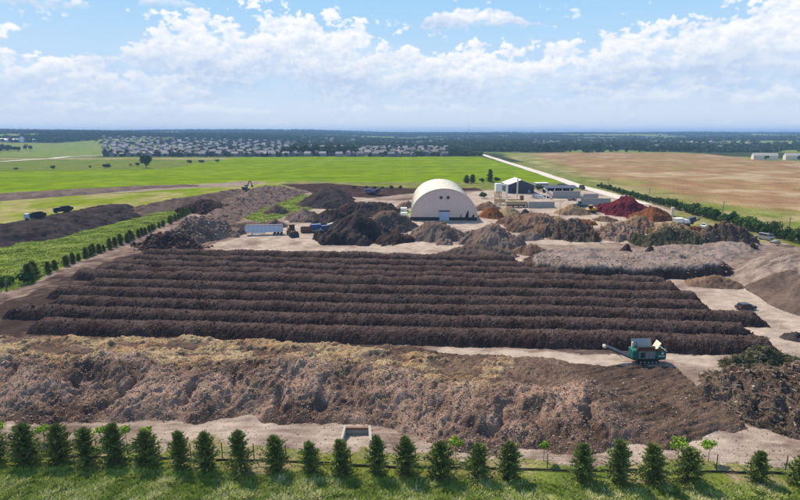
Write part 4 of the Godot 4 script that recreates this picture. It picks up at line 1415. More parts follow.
func wheel_loader(label: String, at: Vector3, turn: float, body: Material, k := 1.0):
	var t := thing("wheel_loader", label, "loader", at, turn)
	t.scale = Vector3.ONE * k
	part("rear_body", box_mesh(Vector3(0, 1.9, -1.8), Vector3(2.1, 1.3, 2.8), 0.15), body, t)
	part("front_frame", box_mesh(Vector3(0, 1.4, 1.4), Vector3(1.3, 1.0, 2.2), 0.1), body, t)
	var cab := part("cab", box_mesh(Vector3(0, 2.9, -0.3), Vector3(1.6, 1.5, 1.5), 0.08), M.glass, t)
	part("cab_roof", box_mesh(Vector3(0, 3.72, -0.3), Vector3(1.8, 0.16, 1.7)), body, cab)
	for s in [-1, 1]:
		for z in [-1.8, 1.5]:
			wheel(t, Vector3(s * 1.15, 0.8, z), 0.8, 0.6)
		var st := nb()
		beam(st, Vector3(s * 0.6, 1.9, 1.0), Vector3(s * 0.6, 1.1, 3.4), 0.22, 0.36)
		part("lift_arm", st.commit(), body, t)
	part("bucket", prism_mesh([Vector2(3.2, 0.3), Vector2(4.5, 0.15), Vector2(4.1, 0.75), Vector2(3.4, 1.6)], -1.4, 1.4, Transform3D(Basis(Vector3.UP, -PI / 2), Vector3.ZERO)), M.dark, t)
	part("exhaust", rod_mesh(Vector3(0.5, 2.5, -2.2), Vector3(0.5, 3.4, -2.2), 0.09, 0.09, 7), M.black, t)


# A mobile screening plant: hopper, engine house, tracks and two belts.
func screening_plant(called: String, label: String, at: Vector3, turn: float, main: Material, second: Material):
	var t := thing(called, label, "screening machine", at, turn)
	for s in [-1, 1]:
		part("track", box_mesh(Vector3(0, 0.5, s * 1.2), Vector3(5.0, 1.0, 0.6), 0.3), M.rubber, t)
	part("chassis", box_mesh(Vector3(0, 1.3, 0), Vector3(9.0, 0.6, 2.0)), second, t)
	part("engine_house", box_mesh(Vector3(1.0, 2.4, 0), Vector3(3.2, 1.7, 2.2), 0.1), main, t)
	part("hopper", prism_mesh([Vector2(-4.6, 2.2), Vector2(-1.6, 2.2), Vector2(-0.8, 4.0), Vector2(-5.4, 4.0)], -1.5, 1.5), main, t)
	part("screen_box", box_mesh(Vector3(3.8, 3.2, 0), Vector3(3.6, 1.8, 2.2), 0.08, Basis(Vector3.BACK, 0.25)), second, t)
	var a := nb()
	beam(a, Vector3(4.6, 1.6, 0), Vector3(9.6, 4.6, 0), 1.1, 0.3)
	part("conveyor", a.commit(), M.dark, t)
	var b := nb()
	beam(b, Vector3(3.4, 1.8, 1.0), Vector3(3.4, 4.0, 5.4), 0.9, 0.3)
	part("side_conveyor", b.commit(), M.dark, t)


func build_machines():
	# the green shredder on the pale lane
	var at := Vector3(46.0, land(46, -93) + 0.02, -93.0)
	var t := thing("shredder", "green and grey mobile shredder with a long conveyor on the pale lane", "shredder", at, 0.02)
	for s in [-1, 1]:
		part("track", box_mesh(Vector3(0, 0.42, s * 0.95), Vector3(4.4, 0.84, 0.5), 0.3), M.rubber, t)
	part("chassis", box_mesh(Vector3(0.2, 1.0, 0), Vector3(6.6, 0.4, 1.7)), M.dark, t)
	part("engine_panel", box_mesh(Vector3(-0.4, 1.95, 0), Vector3(3.4, 1.7, 2.3), 0.06), M.steel, t)
	part("grille", box_mesh(Vector3(-1.35, 1.95, 1.17), Vector3(0.9, 1.2, 0.08), 0.02), M.navy, t)
	for k in 5:
		part("slat", box_mesh(Vector3(-1.35, 1.5 + k * 0.22, 1.23), Vector3(0.8, 0.06, 0.05), 0.01), M.black, t)
	part("rear_housing", box_mesh(Vector3(-2.75, 2.0, 0), Vector3(1.2, 1.9, 2.36), 0.08), M.green, t)
	var fr := part("front_housing", box_mesh(Vector3(2.45, 1.95, 0), Vector3(2.2, 1.8, 2.4), 0.1), M.green, t)
	part("logo_mark", rod_mesh(Vector3(2.7, 2.35, 1.2), Vector3(2.7, 2.35, 1.23), 0.22, 0.22, 12), M.white, fr)
	for k in 7:
		var hgt: float = [0.2, 0.26, 0.2, 0.24, 0.18, 0.26, 0.2][k]
		part("lettering", box_mesh(Vector3(1.95 + k * 0.2, 1.75, 1.215), Vector3(0.13, hgt, 0.025), 0.005), M.white, fr)
	var hop := nb()
	quad(hop, Vector3(-2.6, 2.8, 1.15), Vector3(2.2, 2.8, 1.15), Vector3(2.6, 3.5, 1.65), Vector3(-3.0, 3.5, 1.65), Vector3(0, 0.4, 1))
	quad(hop, Vector3(-2.6, 2.78, 1.05), Vector3(2.2, 2.78, 1.05), Vector3(2.6, 3.5, 1.57), Vector3(-3.0, 3.5, 1.57), Vector3(0, 0.4, -1))
	part("hopper_side", hop.commit(), M.rust, t)
	part("hopper_back", box_mesh(Vector3(-0.6, 3.65, -1.45), Vector3(4.2, 1.7, 0.12), 0.03, Basis(Vector3.RIGHT, -0.45)), M.steel, t)
	part("hopper_floor", box_mesh(Vector3(-0.2, 2.82, 0), Vector3(4.8, 0.1, 2.2)), M.rust, t)
	part("feed_flap", box_mesh(Vector3(1.9, 3.75, 0.1), Vector3(0.14, 1.7, 2.0), 0.03, Basis(Vector3.BACK, -0.5)), M.cream, t)
	part("rotor", rod_mesh(Vector3(-2.0, 3.0, 0), Vector3(1.6, 3.0, 0), 0.45, 0.45, 10), M.dark, t)
	part("sloping_cover", box_mesh(Vector3(3.0, 3.1, 0), Vector3(1.6, 0.12, 2.2), 0.03, Basis(Vector3.BACK, -0.55)), M.cyan, t)
	part("corner_post", box_mesh(Vector3(-2.6, 3.3, -1.1), Vector3(0.35, 1.3, 0.35)), M.cream, t)
	var cv := nb()
	beam(cv, Vector3(-2.6, 0.75, 0.2), Vector3(-8.6, 3.35, -0.3), 1.0, 0.34)
	part("conveyor", cv.commit(), M.dark, t)
	var rl := nb()
	for s in [-1, 1]:
		beam(rl, Vector3(-2.8, 1.05, 0.2 + s * 0.55), Vector3(-8.6, 3.6, -0.3 + s * 0.55), 0.1, 0.3)
	part("side_rail", rl.commit(), M.steel, t)
	part("conveyor_hood", box_mesh(Vector3(-8.8, 3.4, -0.3), Vector3(0.5, 0.6, 1.1), 0.1), M.timber, t)
	var st := nb()
	beam(st, Vector3(-6.2, 2.0, -0.1), Vector3(-5.0, 0.9, 0.0), 0.12, 0.12)
	part("strut", st.commit(), M.steel, t)
	for k in 3:
		part("panel_seam", box_mesh(Vector3(-0.7 + k * 0.75, 1.95, 1.17), Vector3(0.05, 1.6, 0.05), 0.01), M.black, t)
	part("fuel_tank", rod_mesh(Vector3(1.4, 1.05, 1.0), Vector3(2.6, 1.05, 1.0), 0.26, 0.26, 10), M.dark, t)
	part("exhaust", rod_mesh(Vector3(-1.9, 2.9, -0.9), Vector3(-1.9, 4.1, -0.9), 0.1, 0.1, 8), M.rust, t)
	var rail := nb()
	for a in [[Vector3(1.5, 2.9, 1.12), Vector3(3.4, 2.9, 1.12)], [Vector3(1.5, 3.35, 1.12), Vector3(3.4, 3.35, 1.12)], [Vector3(1.5, 2.8, 1.12), Vector3(1.5, 3.35, 1.12)], [Vector3(2.45, 2.8, 1.12), Vector3(2.45, 3.35, 1.12)], [Vector3(3.4, 2.8, 1.12), Vector3(3.4, 3.35, 1.12)]]:
		rod(rail, a[0], a[1], 0.035, 0.035, 5)
	part("railing", rail.commit(), M.yellow, t)
	for k in 4:
		part("step", box_mesh(Vector3(3.62, 0.75 + k * 0.42, 0.6), Vector3(0.16, 0.06, 0.5), 0.01), M.steel, t)
	for s in [-1, 1]:
		for k in 5:
			part("roller", rod_mesh(Vector3(-1.6 + k * 0.8, 0.36, s * 0.95 - 0.3), Vector3(-1.6 + k * 0.8, 0.36, s * 0.95 + 0.3), 0.24, 0.24, 10), M.steel, t)
	t.scale = Vector3.ONE * 0.9
	# white box trailer by the rubble heap
	at = Vector3(-57.4, land(-57, -222), -222.0)
	t = thing("box_trailer", "long white box trailer with a dark roof edge beside the rubble heap", "trailer", at, 0.07)
	part("box", box_mesh(Vector3(0, 2.7, 0), Vector3(15.4, 2.7, 2.6), 0.06), M.paleblue, t)
	part("roof_tarp", box_mesh(Vector3(0, 4.15, 0), Vector3(15.2, 0.2, 2.5), 0.08), M.navy, t)
	for k in 9:
		part("rib", box_mesh(Vector3(-7.0 + k * 1.75, 2.7, 1.34), Vector3(0.12, 2.5, 0.08), 0.02), M.white, t)
	part("side_skirt", box_mesh(Vector3(-2.2, 0.95, 1.15), Vector3(6.0, 0.7, 0.1)), M.white, t)
	part("landing_leg", box_mesh(Vector3(-5.2, 0.65, 0.8), Vector3(0.25, 1.3, 0.25)), M.steel, t)
	part("landing_leg", box_mesh(Vector3(-5.2, 0.65, -0.8), Vector3(0.25, 1.3, 0.25)), M.steel, t)
	for s in [-1, 1]:
		for x in [4.2, 5.6, 7.0]:
			wheel(t, Vector3(x, 0.52, s * 1.05), 0.52, 0.4, Vector3.BACK)
	wheel_loader("dark wheel loader with its bucket down at the right end of the white trailer", Vector3(-45.0, land(-45, -219), -219.0), 0.4, M.rust, 1.25)
	t = thing("open_container", "rust-brown open steel container behind the dark loader", "container", Vector3(-39.4, land(-39, -226), -226), 0.05)
	part("floor", box_mesh(Vector3(0, 0.35, 0), Vector3(6.4, 0.3, 2.4)), M.rust, t)
	for s in [-1, 1]:
		part("side_wall", box_mesh(Vector3(0, 1.4, s * 1.2), Vector3(6.4, 1.9, 0.12)), M.rust, t)
		part("end_wall", box_mesh(Vector3(s * 3.2, 1.4, 0), Vector3(0.12, 1.9, 2.28)), M.rust, t)
		part("skid", box_mesh(Vector3(0, 0.1, s * 0.8), Vector3(6.2, 0.2, 0.2)), M.dark, t)
	screening_plant("screening_machine", "blue-grey screening machine at the foot of the tall dark cone", Vector3(-33.0, land(-33, -225), -225), 0.3, M.blue, M.steel)
	screening_plant("screening_machine", "blue screening machine far back beside the green field", Vector3(-19.0, land(-19, -366) + 0.7, -366), 0.15, M.blue, M.dark)
	wheel_loader("yellow wheel loader scooping at the tan chip pile", Vector3(101.0, land(101, -281), -281.0), -1.2, M.yellow, 1.15)
	wheel_loader("green loader parked against the long grey block wall", Vector3(103.6, land(104, -305), -305.0), 1.9, M.teal, 0.95)
	screening_plant("grinder", "white and grey horizontal grinder between the chip heap and hedge", Vector3(131.0, land(131, -243), -243), 0.2, M.white, M.navy)
	# excavator on the earth mound
	var ex := -104.5
	var ez := -362.0
	t = thing("excavator", "dark excavator with raised boom on top of the earth mound", "excavator", Vector3(ex, top_y(ex, ez) + 0.05, ez), -0.4)
	for s in [-1, 1]:
		part("track", box_mesh(Vector3(s * 1.2, 0.5, 0), Vector3(0.7, 1.0, 4.4), 0.35), M.rubber, t)
	part("house", box_mesh(Vector3(0, 1.9, 1.0), Vector3(2.7, 1.4, 3.6), 0.15), M.teal, t)
	part("cab", box_mesh(Vector3(-0.8, 2.6, -0.9), Vector3(1.0, 1.7, 1.5), 0.1), M.glass, t)
	part("counterweight", box_mesh(Vector3(0, 1.8, 3.0), Vector3(2.6, 1.2, 0.6), 0.15), M.dark, t)
	var bm := nb()
	beam(bm, Vector3(0.3, 1.8, -0.8), Vector3(0.3, 5.6, -3.4), 0.5, 0.6)
	beam(bm, Vector3(0.3, 5.5, -3.3), Vector3(0.3, 5.9, -5.0), 0.45, 0.55)
	part("boom", bm.commit(), M.dark, t)
	var sk := nb()
	beam(sk, Vector3(0.3, 6.1, -4.8), Vector3(0.3, 2.6, -6.2), 0.4, 0.45)
	part("stick", sk.commit(), M.dark, t)
	part("bucket", prism_mesh([Vector2(-0.2, 1.6), Vector2(0.9, 1.4), Vector2(0.8, 2.5), Vector2(0, 2.8)], -0.3, 0.9, Transform3D(Basis(Vector3.UP, PI / 2), Vector3(0.0, 0, -6.0))), M.dark, t)
	# dump trucks on the bank at left
	var p := Vector2(-158.5, -229.0)
	dump_truck("dump truck with a pale cab and an orange tailgate, nearer of two on the bank", Vector3(p.x, top_y(p.x, p.y) - 0.4, p.y), -0.75, M.paleblue, M.orange)
	p = Vector2(-160.0, -251.0)
	dump_truck("all dark dump truck, the farther of two on the far left bank", Vector3(p.x, top_y(p.x, p.y) - 0.4, p.y), -0.75, M.dark, M.dark)
	# cars
	car("dark grey car parked on the pale sandy lane beyond the windrow ends", Vector3(84.0, land(84, -123.5), -123.5), 1.75, M.darkcar, Vector3(1.9, 1.6, 4.6))
	var cars := [[89.5, -349.0, "silver"], [93.2, -351.0, "white"], [96.8, -352.5, "darkcar"], [91.0, -357.5, "silver"], [95.4, -359.5, "white"]]
	var says := ["silver car at the left front of the cars parked by the navy shed", "white car in the middle of the front cars by the navy shed", "dark car at the right front of the cars parked by the navy shed",
		"silver car behind the front cars, nearest the navy shed", "white car behind the front cars, nearest the white conveyor"]
	for i in cars.size():
		car(says[i], Vector3(cars[i][0], land(cars[i][0], cars[i][1]), cars[i][1]), 0.7, M[cars[i][2]], Vector3(1.9, 1.55, 4.7), "car", "cars parked by the navy shed")
	car("dark red pickup truck before the block bunker", Vector3(109.5, land(109, -338), -338), 1.5, M.rust, Vector3(2.0, 1.9, 5.4), "pickup")
	car("dark van on the pale road near the yard entrance", Vector3(140.5, land(140, -412) + 0.2, -412), 0.1, M.dark, Vector3(2.3, 2.8, 6.5), "van")
	car("white van at the hedge behind the red mulch pile", Vector3(146.0, land(146, -342) + 0.2, -342), 0.1, M.white, Vector3(2.2, 2.6, 5.8), "van")
	car("white pickup truck on the lane between the hedge and the brush piles", Vector3(138.5, land(138, -240), -240), 2.6, M.white, Vector3(2.1, 1.95, 5.6), "pickup")
	car("black car standing close against the hedge", Vector3(150.5, land(150, -238), -238), 0.15, M.darkcar, Vector3(1.9, 1.7, 4.6))
	car("grey van parked at the near end of the hedge", Vector3(147.5, land(147, -211), -211), 0.3, M.steel, Vector3(2.2, 2.6, 5.6), "van")
	t = thing("white_boulder", "pale boulder in front of the grey van by the hedge", "boulder", Vector3(146.5, land(146, -204) + 0.5, -204))
	part("stone", clod_mesh(9), M.concrete, t)
	t.scale = Vector3(3.0, 2.0, 2.4)


# Height of the land or of the highest heap on it.
func top_y(x: float, z: float) -> float:
	var y := land(x, z)
	var best := y
	for o in get_children():
		if o is MeshInstance3D and o.mesh is ArrayMesh and (String(o.name).begins_with("embankment") or String(o.name).begins_with("earth_mound")):
			var v: PackedVector3Array = o.mesh.surface_get_arrays(0)[Mesh.ARRAY_VERTEX]
			for q in v:
				if absf(q.x + o.position.x - x) < 1.4 and absf(q.z + o.position.z - z) < 1.4:
					best = maxf(best, q.y)
	return best


# ------------------------------------------------------------------ the row in front: fence, conifers, saplings, grass
func conifer_mesh(sd: int, h: float, r: float, whorls: int, per: int, fine := 1.0) -> Mesh:
	var q := RandomNumberGenerator.new()
	q.seed = sd
	var st := nb()
	for w in whorls:
		var t := (w + 0.4) / whorls
		var reach := r * pow(1.0 - t, 0.66) * (0.80 + 0.20 * smoothstep(0.0, 0.2, t)) * q.randf_range(0.85, 1.1) + 0.1
		for b in per:
			var a := TAU * (b + q.randf() * 0.8) / per + w * 1.7
			var len := reach * q.randf_range(0.45, 1.38)
			var lift := lerpf(0.25, 1.0, t) + q.randf_range(-0.25, 0.5)
			var d := Vector3(cos(a), lift, sin(a)).normalized()
			var root := Vector3(0, h * (0.02 + 0.92 * t), 0)
			var steps := 5
			var tone_ := q.randf()
			for k in steps:
				var f := (k + 1.0) / steps
				var c := root + d * len * f - Vector3(0, 0.10 * f * f * len * (1.0 - t), 0)
				var size := (0.34 + 0.22 * (1.0 - f)) * fine * q.randf_range(0.75, 1.25) * (0.75 + r * 0.12)
				var col := Color(0.075, 0.105, 0.034).lerp(Color(0.245, 0.285, 0.085), clampf(tone_ * 0.6 + q.randf() * 0.5, 0.0, 1.0))
				for s in 5:
					var u := (d + Vector3(q.randfn(), q.randfn() * 0.7, q.randfn()) * 0.55).normalized()
					var v := u.cross(Vector3(q.randfn(), q.randfn(), q.randfn())).normalized()
					st.set_color(col)
					tri(st, c + u * size * 1.3, c + v * size * 0.20, c - v * size * 0.20, (Vector3(c.x, c.y - h * 0.35, c.z) * Vector3(1, 0.5, 1)).normalized())
	return st.commit()


func crown_mesh(sd: int, n: int, size: Vector3, leaf: float, blobs: int, c0: Color, c1: Color) -> Mesh:
	var q := RandomNumberGenerator.new()
	q.seed = sd
	var centres := []
	for b in blobs:
		var d := Vector3(q.randfn(), q.randfn() * 0.8, q.randfn()).normalized() * sqrt(q.randf())
		centres.append([Vector3(d.x * 0.62, d.y * 0.55, d.z * 0.62), q.randf_range(0.32, 0.52), q.randf()])
	var st := nb()
	for i in n:
		var b: Array = centres[i % blobs]
		var d := Vector3(q.randfn(), q.randfn(), q.randfn()).normalized()
		var p: Vector3 = (b[0] + d * b[1] * pow(q.randf(), 0.35)) * size
		var u := Vector3(q.randfn(), q.randfn(), q.randfn()).normalized()
		var v := u.cross(d).normalized()
		var s := leaf * q.randf_range(0.6, 1.35)
		st.set_color(c0.lerp(c1, clampf(b[2] * 0.6 + q.randf() * 0.4, 0.0, 1.0)))
		tri(st, p + u * s, p - u * s * 0.55 + v * s * 0.6, p - u * s * 0.5 - v * s * 0.6, d + b[0] * 0.8)
	return st.commit()


func trunk_mesh(h: float, r: float, limbs: int, spread: float, sd: int) -> Mesh:
	var st := nb()
	var q := RandomNumberGenerator.new()
	q.seed = sd
	rod(st, Vector3(0, -0.2, 0), Vector3(0, h, 0), r, r * 0.45, 7)
	for k in limbs:
		var a := q.randf() * TAU
		var y := h * q.randf_range(0.45, 0.95)
		rod(st, Vector3(0, y, 0), Vector3(cos(a) * spread, y + spread * q.randf_range(0.5, 1.0), sin(a) * spread), r * 0.4, r * 0.15, 5)
	return st.commit()


func fence_z(x: float) -> float:
	return -62.0 + x * 0.043


func ordinal(i: int) -> String:
	var w := ["first", "second", "third", "fourth", "fifth", "sixth", "seventh", "eighth", "ninth", "tenth", "eleventh", "twelfth", "thirteenth", "fourteenth", "fifteenth", "sixteenth", "seventeenth", "eighteenth", "nineteenth"]
	if i < w.size():
		return w[i]
	var tens: int = (i + 1) / 10
	var names := ["", "", "twenty", "thirty", "forty", "fifty", "sixty", "seventy", "eighty", "ninety", "hundred"]
	if (i + 1) % 10 == 0:
		return names[tens].trim_suffix("y") + "ieth"
	return "%s-%s" % [names[tens], w[(i + 1) % 10 - 1]]


func build_front_row():
	# conifers: x, z, height, crown radius
	var rows := [[-53.0, -62.3, 5.3, 2.3], [-48.8, -62.1, 5.7, 2.4], [-44.4, -62.1, 5.0, 1.8], [-40.9, -62.1, 5.2, 2.1], [-37.2, -62.1, 5.0, 2.3], [-32.8, -61.5, 5.1, 2.2], [-28.2, -61.0, 4.7, 1.8], [-24.4, -60.2, 5.5, 2.0], [-20.2, -60.2, 5.2, 2.1], [-15.8, -60.0, 4.9, 2.0],
		[-11.3, -59.9, 4.6, 1.9], [-7.3, -59.7, 5.0, 2.0], [-3.0, -59.6, 4.8, 1.8], [0.7, -59.5, 4.8, 2.0], [5.0, -59.4, 4.6, 2.0], [9.7, -59.2, 4.7, 1.8], [13.6, -59.0, 4.4, 1.9], [22.6, -58.2, 4.5, 2.0], [26.8, -58.0, 5.2, 2.3], [31.0, -57.8, 4.8, 2.1], [35.2, -57.6, 5.1, 2.5], [43.9, -58.0, 4.1, 1.8], [48.6, -57.0, 4.3, 1.9]]
	var protos := []
	for k in 6:
		var t := thing("young_conifer", "", "conifer", Vector3.ZERO, 0.0, "young conifers in a row before the fence")
		part("trunk", rod_mesh(Vector3(0, -0.2, 0), Vector3(0, 4.4, 0), 0.09, 0.02, 6), M.bark, t)
		part("crown", conifer_mesh(101 + k, 5.0, 1.9 + 0.12 * (k % 4), 15 + k % 3, 8 + k % 3, 0.92 + 0.05 * (k % 3)), M.needle, t)
		protos.append(t)
	for i in rows.size():
		var a: Array = rows[i]
		var y := land(a[0], a[1])
		var label := "%s young dark green conifer from the left in the row before the fence" % ordinal(i)
		var s := Vector3(a[3] / 1.95, a[2] / 4.95, a[3] / 1.95)
		s *= Vector3(rng.randf_range(0.9, 1.12), rng.randf_range(0.9, 1.1), rng.randf_range(0.9, 1.12))
		if i < 6:
			protos[i].position = Vector3(a[0], y, a[1])
			protos[i].rotation.y = rng.randf() * TAU
			protos[i].scale = s
			protos[i].set_meta("label", label)
		else:
			copy_of(protos[rng.randi() % 6], label, Vector3(a[0], y, a[1]), rng.randf() * TAU, s).rotation.x = rng.randf_range(-0.06, 0.06)
	# light green saplings behind the fence: x, z, height, crown width
	var sap := [[-56.0, -67.0, 2.6, 2.6], [-49.5, -66.8, 2.6, 2.2], [-41.5, -66.6, 2.6, 2.4], [-38.0, -66.6, 2.4, 2.2], [-35.0, -66.2, 2.4, 1.8], [7.4, -63.2, 3.0, 1.7], [18.9, -62.6, 2.7, 1.5], [36.2, -62.0, 3.3, 2.6], [40.2, -62.0, 2.9, 2.2], [53.2, -61.6, 3.1, 2.0]]
	var sl := ["far left light green sapling behind the fence", "light green sapling behind the second conifer", "light green sapling left of the fourth conifer", "light green sapling right of the fourth conifer", "small light green sapling behind the fifth conifer",
		"lone light green sapling left of the middle of the fence", "thin light green sapling in the gap in the conifer row", "wide light green sapling, left one of two close together", "light green sapling, right one of two close together", "light green sapling at the right edge"]
	for i in sap.size():
		var a: Array = sap[i]
		var t := thing("sapling", sl[i], "sapling", Vector3(a[0], land(a[0], a[1]), a[1]), rng.randf() * TAU, "light green saplings by the fence")
		part("trunk", trunk_mesh(a[2] * 0.8, 0.05, 4, 0.5, 60 + i), M.bark, t)
		var c := part("crown", crown_mesh(200 + i, 420, Vector3(a[3] * 0.62, a[2] * 0.30, a[3] * 0.6), 0.17, 7, Color(0.13, 0.23, 0.025), Color(0.30, 0.42, 0.05)), M.grass, t)
		c.position.y = a[2] * 0.80
	# fence of thin posts and three wires
	var f := thing("wire_fence", "thin post and wire fence behind the conifer row", "fence", Vector3(0, 0, 0))
	var x := -66.0
	var last := Vector3.ZERO
	while x < 68.0:
		var z := fence_z(x)
		var y := land(x, z)
		var lean := rng.randf_range(-0.05, 0.05)
		var hp := rng.randf_range(1.9, 2.3)
		part("post", rod_mesh(Vector3(x, y - 0.2, z), Vector3(x + lean, y + hp, z + lean), 0.075, 0.065, 7), M.post, f)
		var here := Vector3(x, y, z)
		if last != Vector3.ZERO:
			for k in 3:
				part("wire", rod_mesh(last + Vector3(0, 0.5 + k * 0.55, 0), here + Vector3(0, 0.5 + k * 0.55, 0), 0.012, 0.012, 4), M.wire, f)
		last = here
		x += 4.25
	var hose := nb()
	var prev := Vector3.ZERO
	for k in 66:
		var hx := -66.0 + k * 2.05
		var hz := fence_z(hx) + 0.7 + nz.get_noise_2d(hx * 0.05, 2.0) * 0.6
		var q := Vector3(hx, land(hx, hz) + 0.16, hz)
		if k:
			rod(hose, prev, q, 0.11, 0.11, 6, false)
		prev = q
	tag(part("irrigation_pipe", hose.commit(), M.black, self), "long black pipe lying on the ground along the fence", "pipe")
	# the small concrete headwall behind the fence
	var t := thing("culvert_headwall", "small concrete culvert headwall with slanting wing walls behind the fence", "culvert", Vector3(-6.1, land(-6, -67.6) - 0.05, -67.6))
	for s in [-1, 1]:
		var w := nb()
		prism(w, [Vector2(0, 0), Vector2(2.5, 0), Vector2(2.5, 0.5), Vector2(0, 1.3)], -0.17, 0.17, Transform3D(Basis(Vector3.UP, -PI / 2 + s * 0.12), Vector3(s * 1.75, 0, -1.3)))
		part("wing_wall", w.commit(), M.timber, t)
	part("cross_wall", box_mesh(Vector3(0, 0.35, -1.4), Vector3(3.6, 0.7, 0.3)), M.concrete, t)
	part("dark_plate", box_mesh(Vector3(0, 0.78, -1.38), Vector3(3.3, 0.32, 0.42), 0.04), M.rust, t)
	var where0 := []
	var tints0 := PackedColorArray()
	for k in 7000:
		var px := rng.randf_range(-66.0, 66.0)
		var pz := fence_z(px) - 0.5 - rng.randf() * rng.randf() * 13.0
		if k % 3 == 0:
			px = rng.randf_range(-70.0, 100.0)
			pz = rng.randf_range(-205.0, -86.0)
		var s := lerpf(0.04, 0.2, pow(rng.randf(), 3.0))
		where0.append(Transform3D(Basis.from_euler(Vector3(rng.randf(), rng.randf() * TAU, rng.randf())).scaled(Vector3(s * 1.4, s * 0.7, s)), Vector3(px, land(px, pz) + s * 0.1, pz)))
		tints0.append(Color(0.24, 0.17, 0.14).lerp(Color(0.60, 0.46, 0.38), rng.randf()))
	scatter("crumbs", clod_mesh(11), M.clod, where0, tints0, self, "loose crumbs of soil and bark on the bare ground")
	# gate posts at the left edge, by the track
	for k in 2:
		var gp: Array = [[-107.2, -139.5], [-111.5, -140.5]][k]
		tag(part("gate_post", rod_mesh(Vector3(gp[0], land(gp[0], gp[1]) - 0.2, gp[1]), Vector3(gp[0], land(gp[0], gp[1]) + 2.6, gp[1]), 0.22, 0.2, 8), M.post, self), ["rust-brown gate post by the track at the left edge, right one", "rust-brown gate post by the track, cut by the left edge"][k], "post")
	# grass
	var blade := nb()
	var qq := RandomNumberGenerator.new()
	qq.seed = 77
	for k in 9:
		var a := qq.randf() * TAU
		var o := Vector3(cos(a), 0, sin(a))
		var s := Vector3(-o.z, 0, o.x) * 0.045
		var base := o * qq.randf() * 0.22
		var mid := base + o * 0.10 + Vector3(0, 0.34, 0)
		var tip := base + o * qq.randf_range(0.18, 0.4) + Vector3(0, qq.randf_range(0.5, 0.72), 0)
		tri(blade, base - s, base + s, mid + s * 0.7, Vector3.UP)
		tri(blade, base - s, mid + s * 0.7, mid - s * 0.7, Vector3.UP)
		tri(blade, mid - s * 0.7, mid + s * 0.7, tip, Vector3.UP)
	var tuft := blade.commit()
	var where := []
	var tints := PackedColorArray()
	for k in 62000:
		var px := rng.randf_range(-66.0, 66.0)
		var pz := rng.randf_range(-63.2, -41.0)
		var n := nz.get_noise_2d(px * 0.12, pz * 0.12) + nz.get_noise_2d(px * 0.5, pz * 0.5) * 0.4
		var edge := pz - fence_z(px)
		if edge < 1.2 or (edge < 3.4 and rng.randf() < 0.68 - n):
			continue
		var s := rng.randf_range(0.6, 1.25) * (0.75 + n * 0.5) * smoothstep(0.5, 5.0, edge) + 0.12
		where.append(Transform3D(Basis(Vector3.UP, rng.randf() * TAU).scaled(Vector3(s * 1.25, s, s * 1.25)), Vector3(px, land(px, pz) - 0.03, pz)))
		var c := Color(0.14, 0.205, 0.035).lerp(Color(0.33, 0.37, 0.09), clampf(rng.randf() * 0.7 + n * 0.6, 0.0, 1.0))
		if pz > -58.0 and rng.randf() < 0.13 + n * 0.45:
			c = Color(0.50, 0.46, 0.26)
		tints.append(c)
	scatter("grass", tuft, M.grass, where, tints, self, "rough green grass along the bottom edge")
	where = []
	tints = PackedColorArray()
	for k in 20000:
		var g: PackedVector2Array = grass_polys[0 if k % 5 else 1][0]
		var px := rng.randf_range(-152.0, -100.0) if k % 5 else rng.randf_range(-86.0, -48.0)
		var pz := rng.randf_range(-300.0, -122.0) if k % 5 else rng.randf_range(-374.0, -252.0)
		if not Geometry2D.is_point_in_polygon(Vector2(px, pz), g):
			continue
		var n := nz.get_noise_2d(px * 0.07, pz * 0.07)
		var s := rng.randf_range(0.6, 1.5) * (0.9 + n)
		where.append(Transform3D(Basis(Vector3.UP, rng.randf() * TAU).scaled(Vector3(s * 1.6, s, s * 1.6)), Vector3(px, land(px, pz) - 0.05, pz)))
		tints.append(Color(0.18, 0.265, 0.035).lerp(Color(0.36, 0.40, 0.10), clampf(rng.randf() * 0.6 + 0.3 + n, 0.0, 1.0)))
	scatter("weeds", tuft, M.grass, where, tints, self, "tall weeds and grass on the green banks at left")


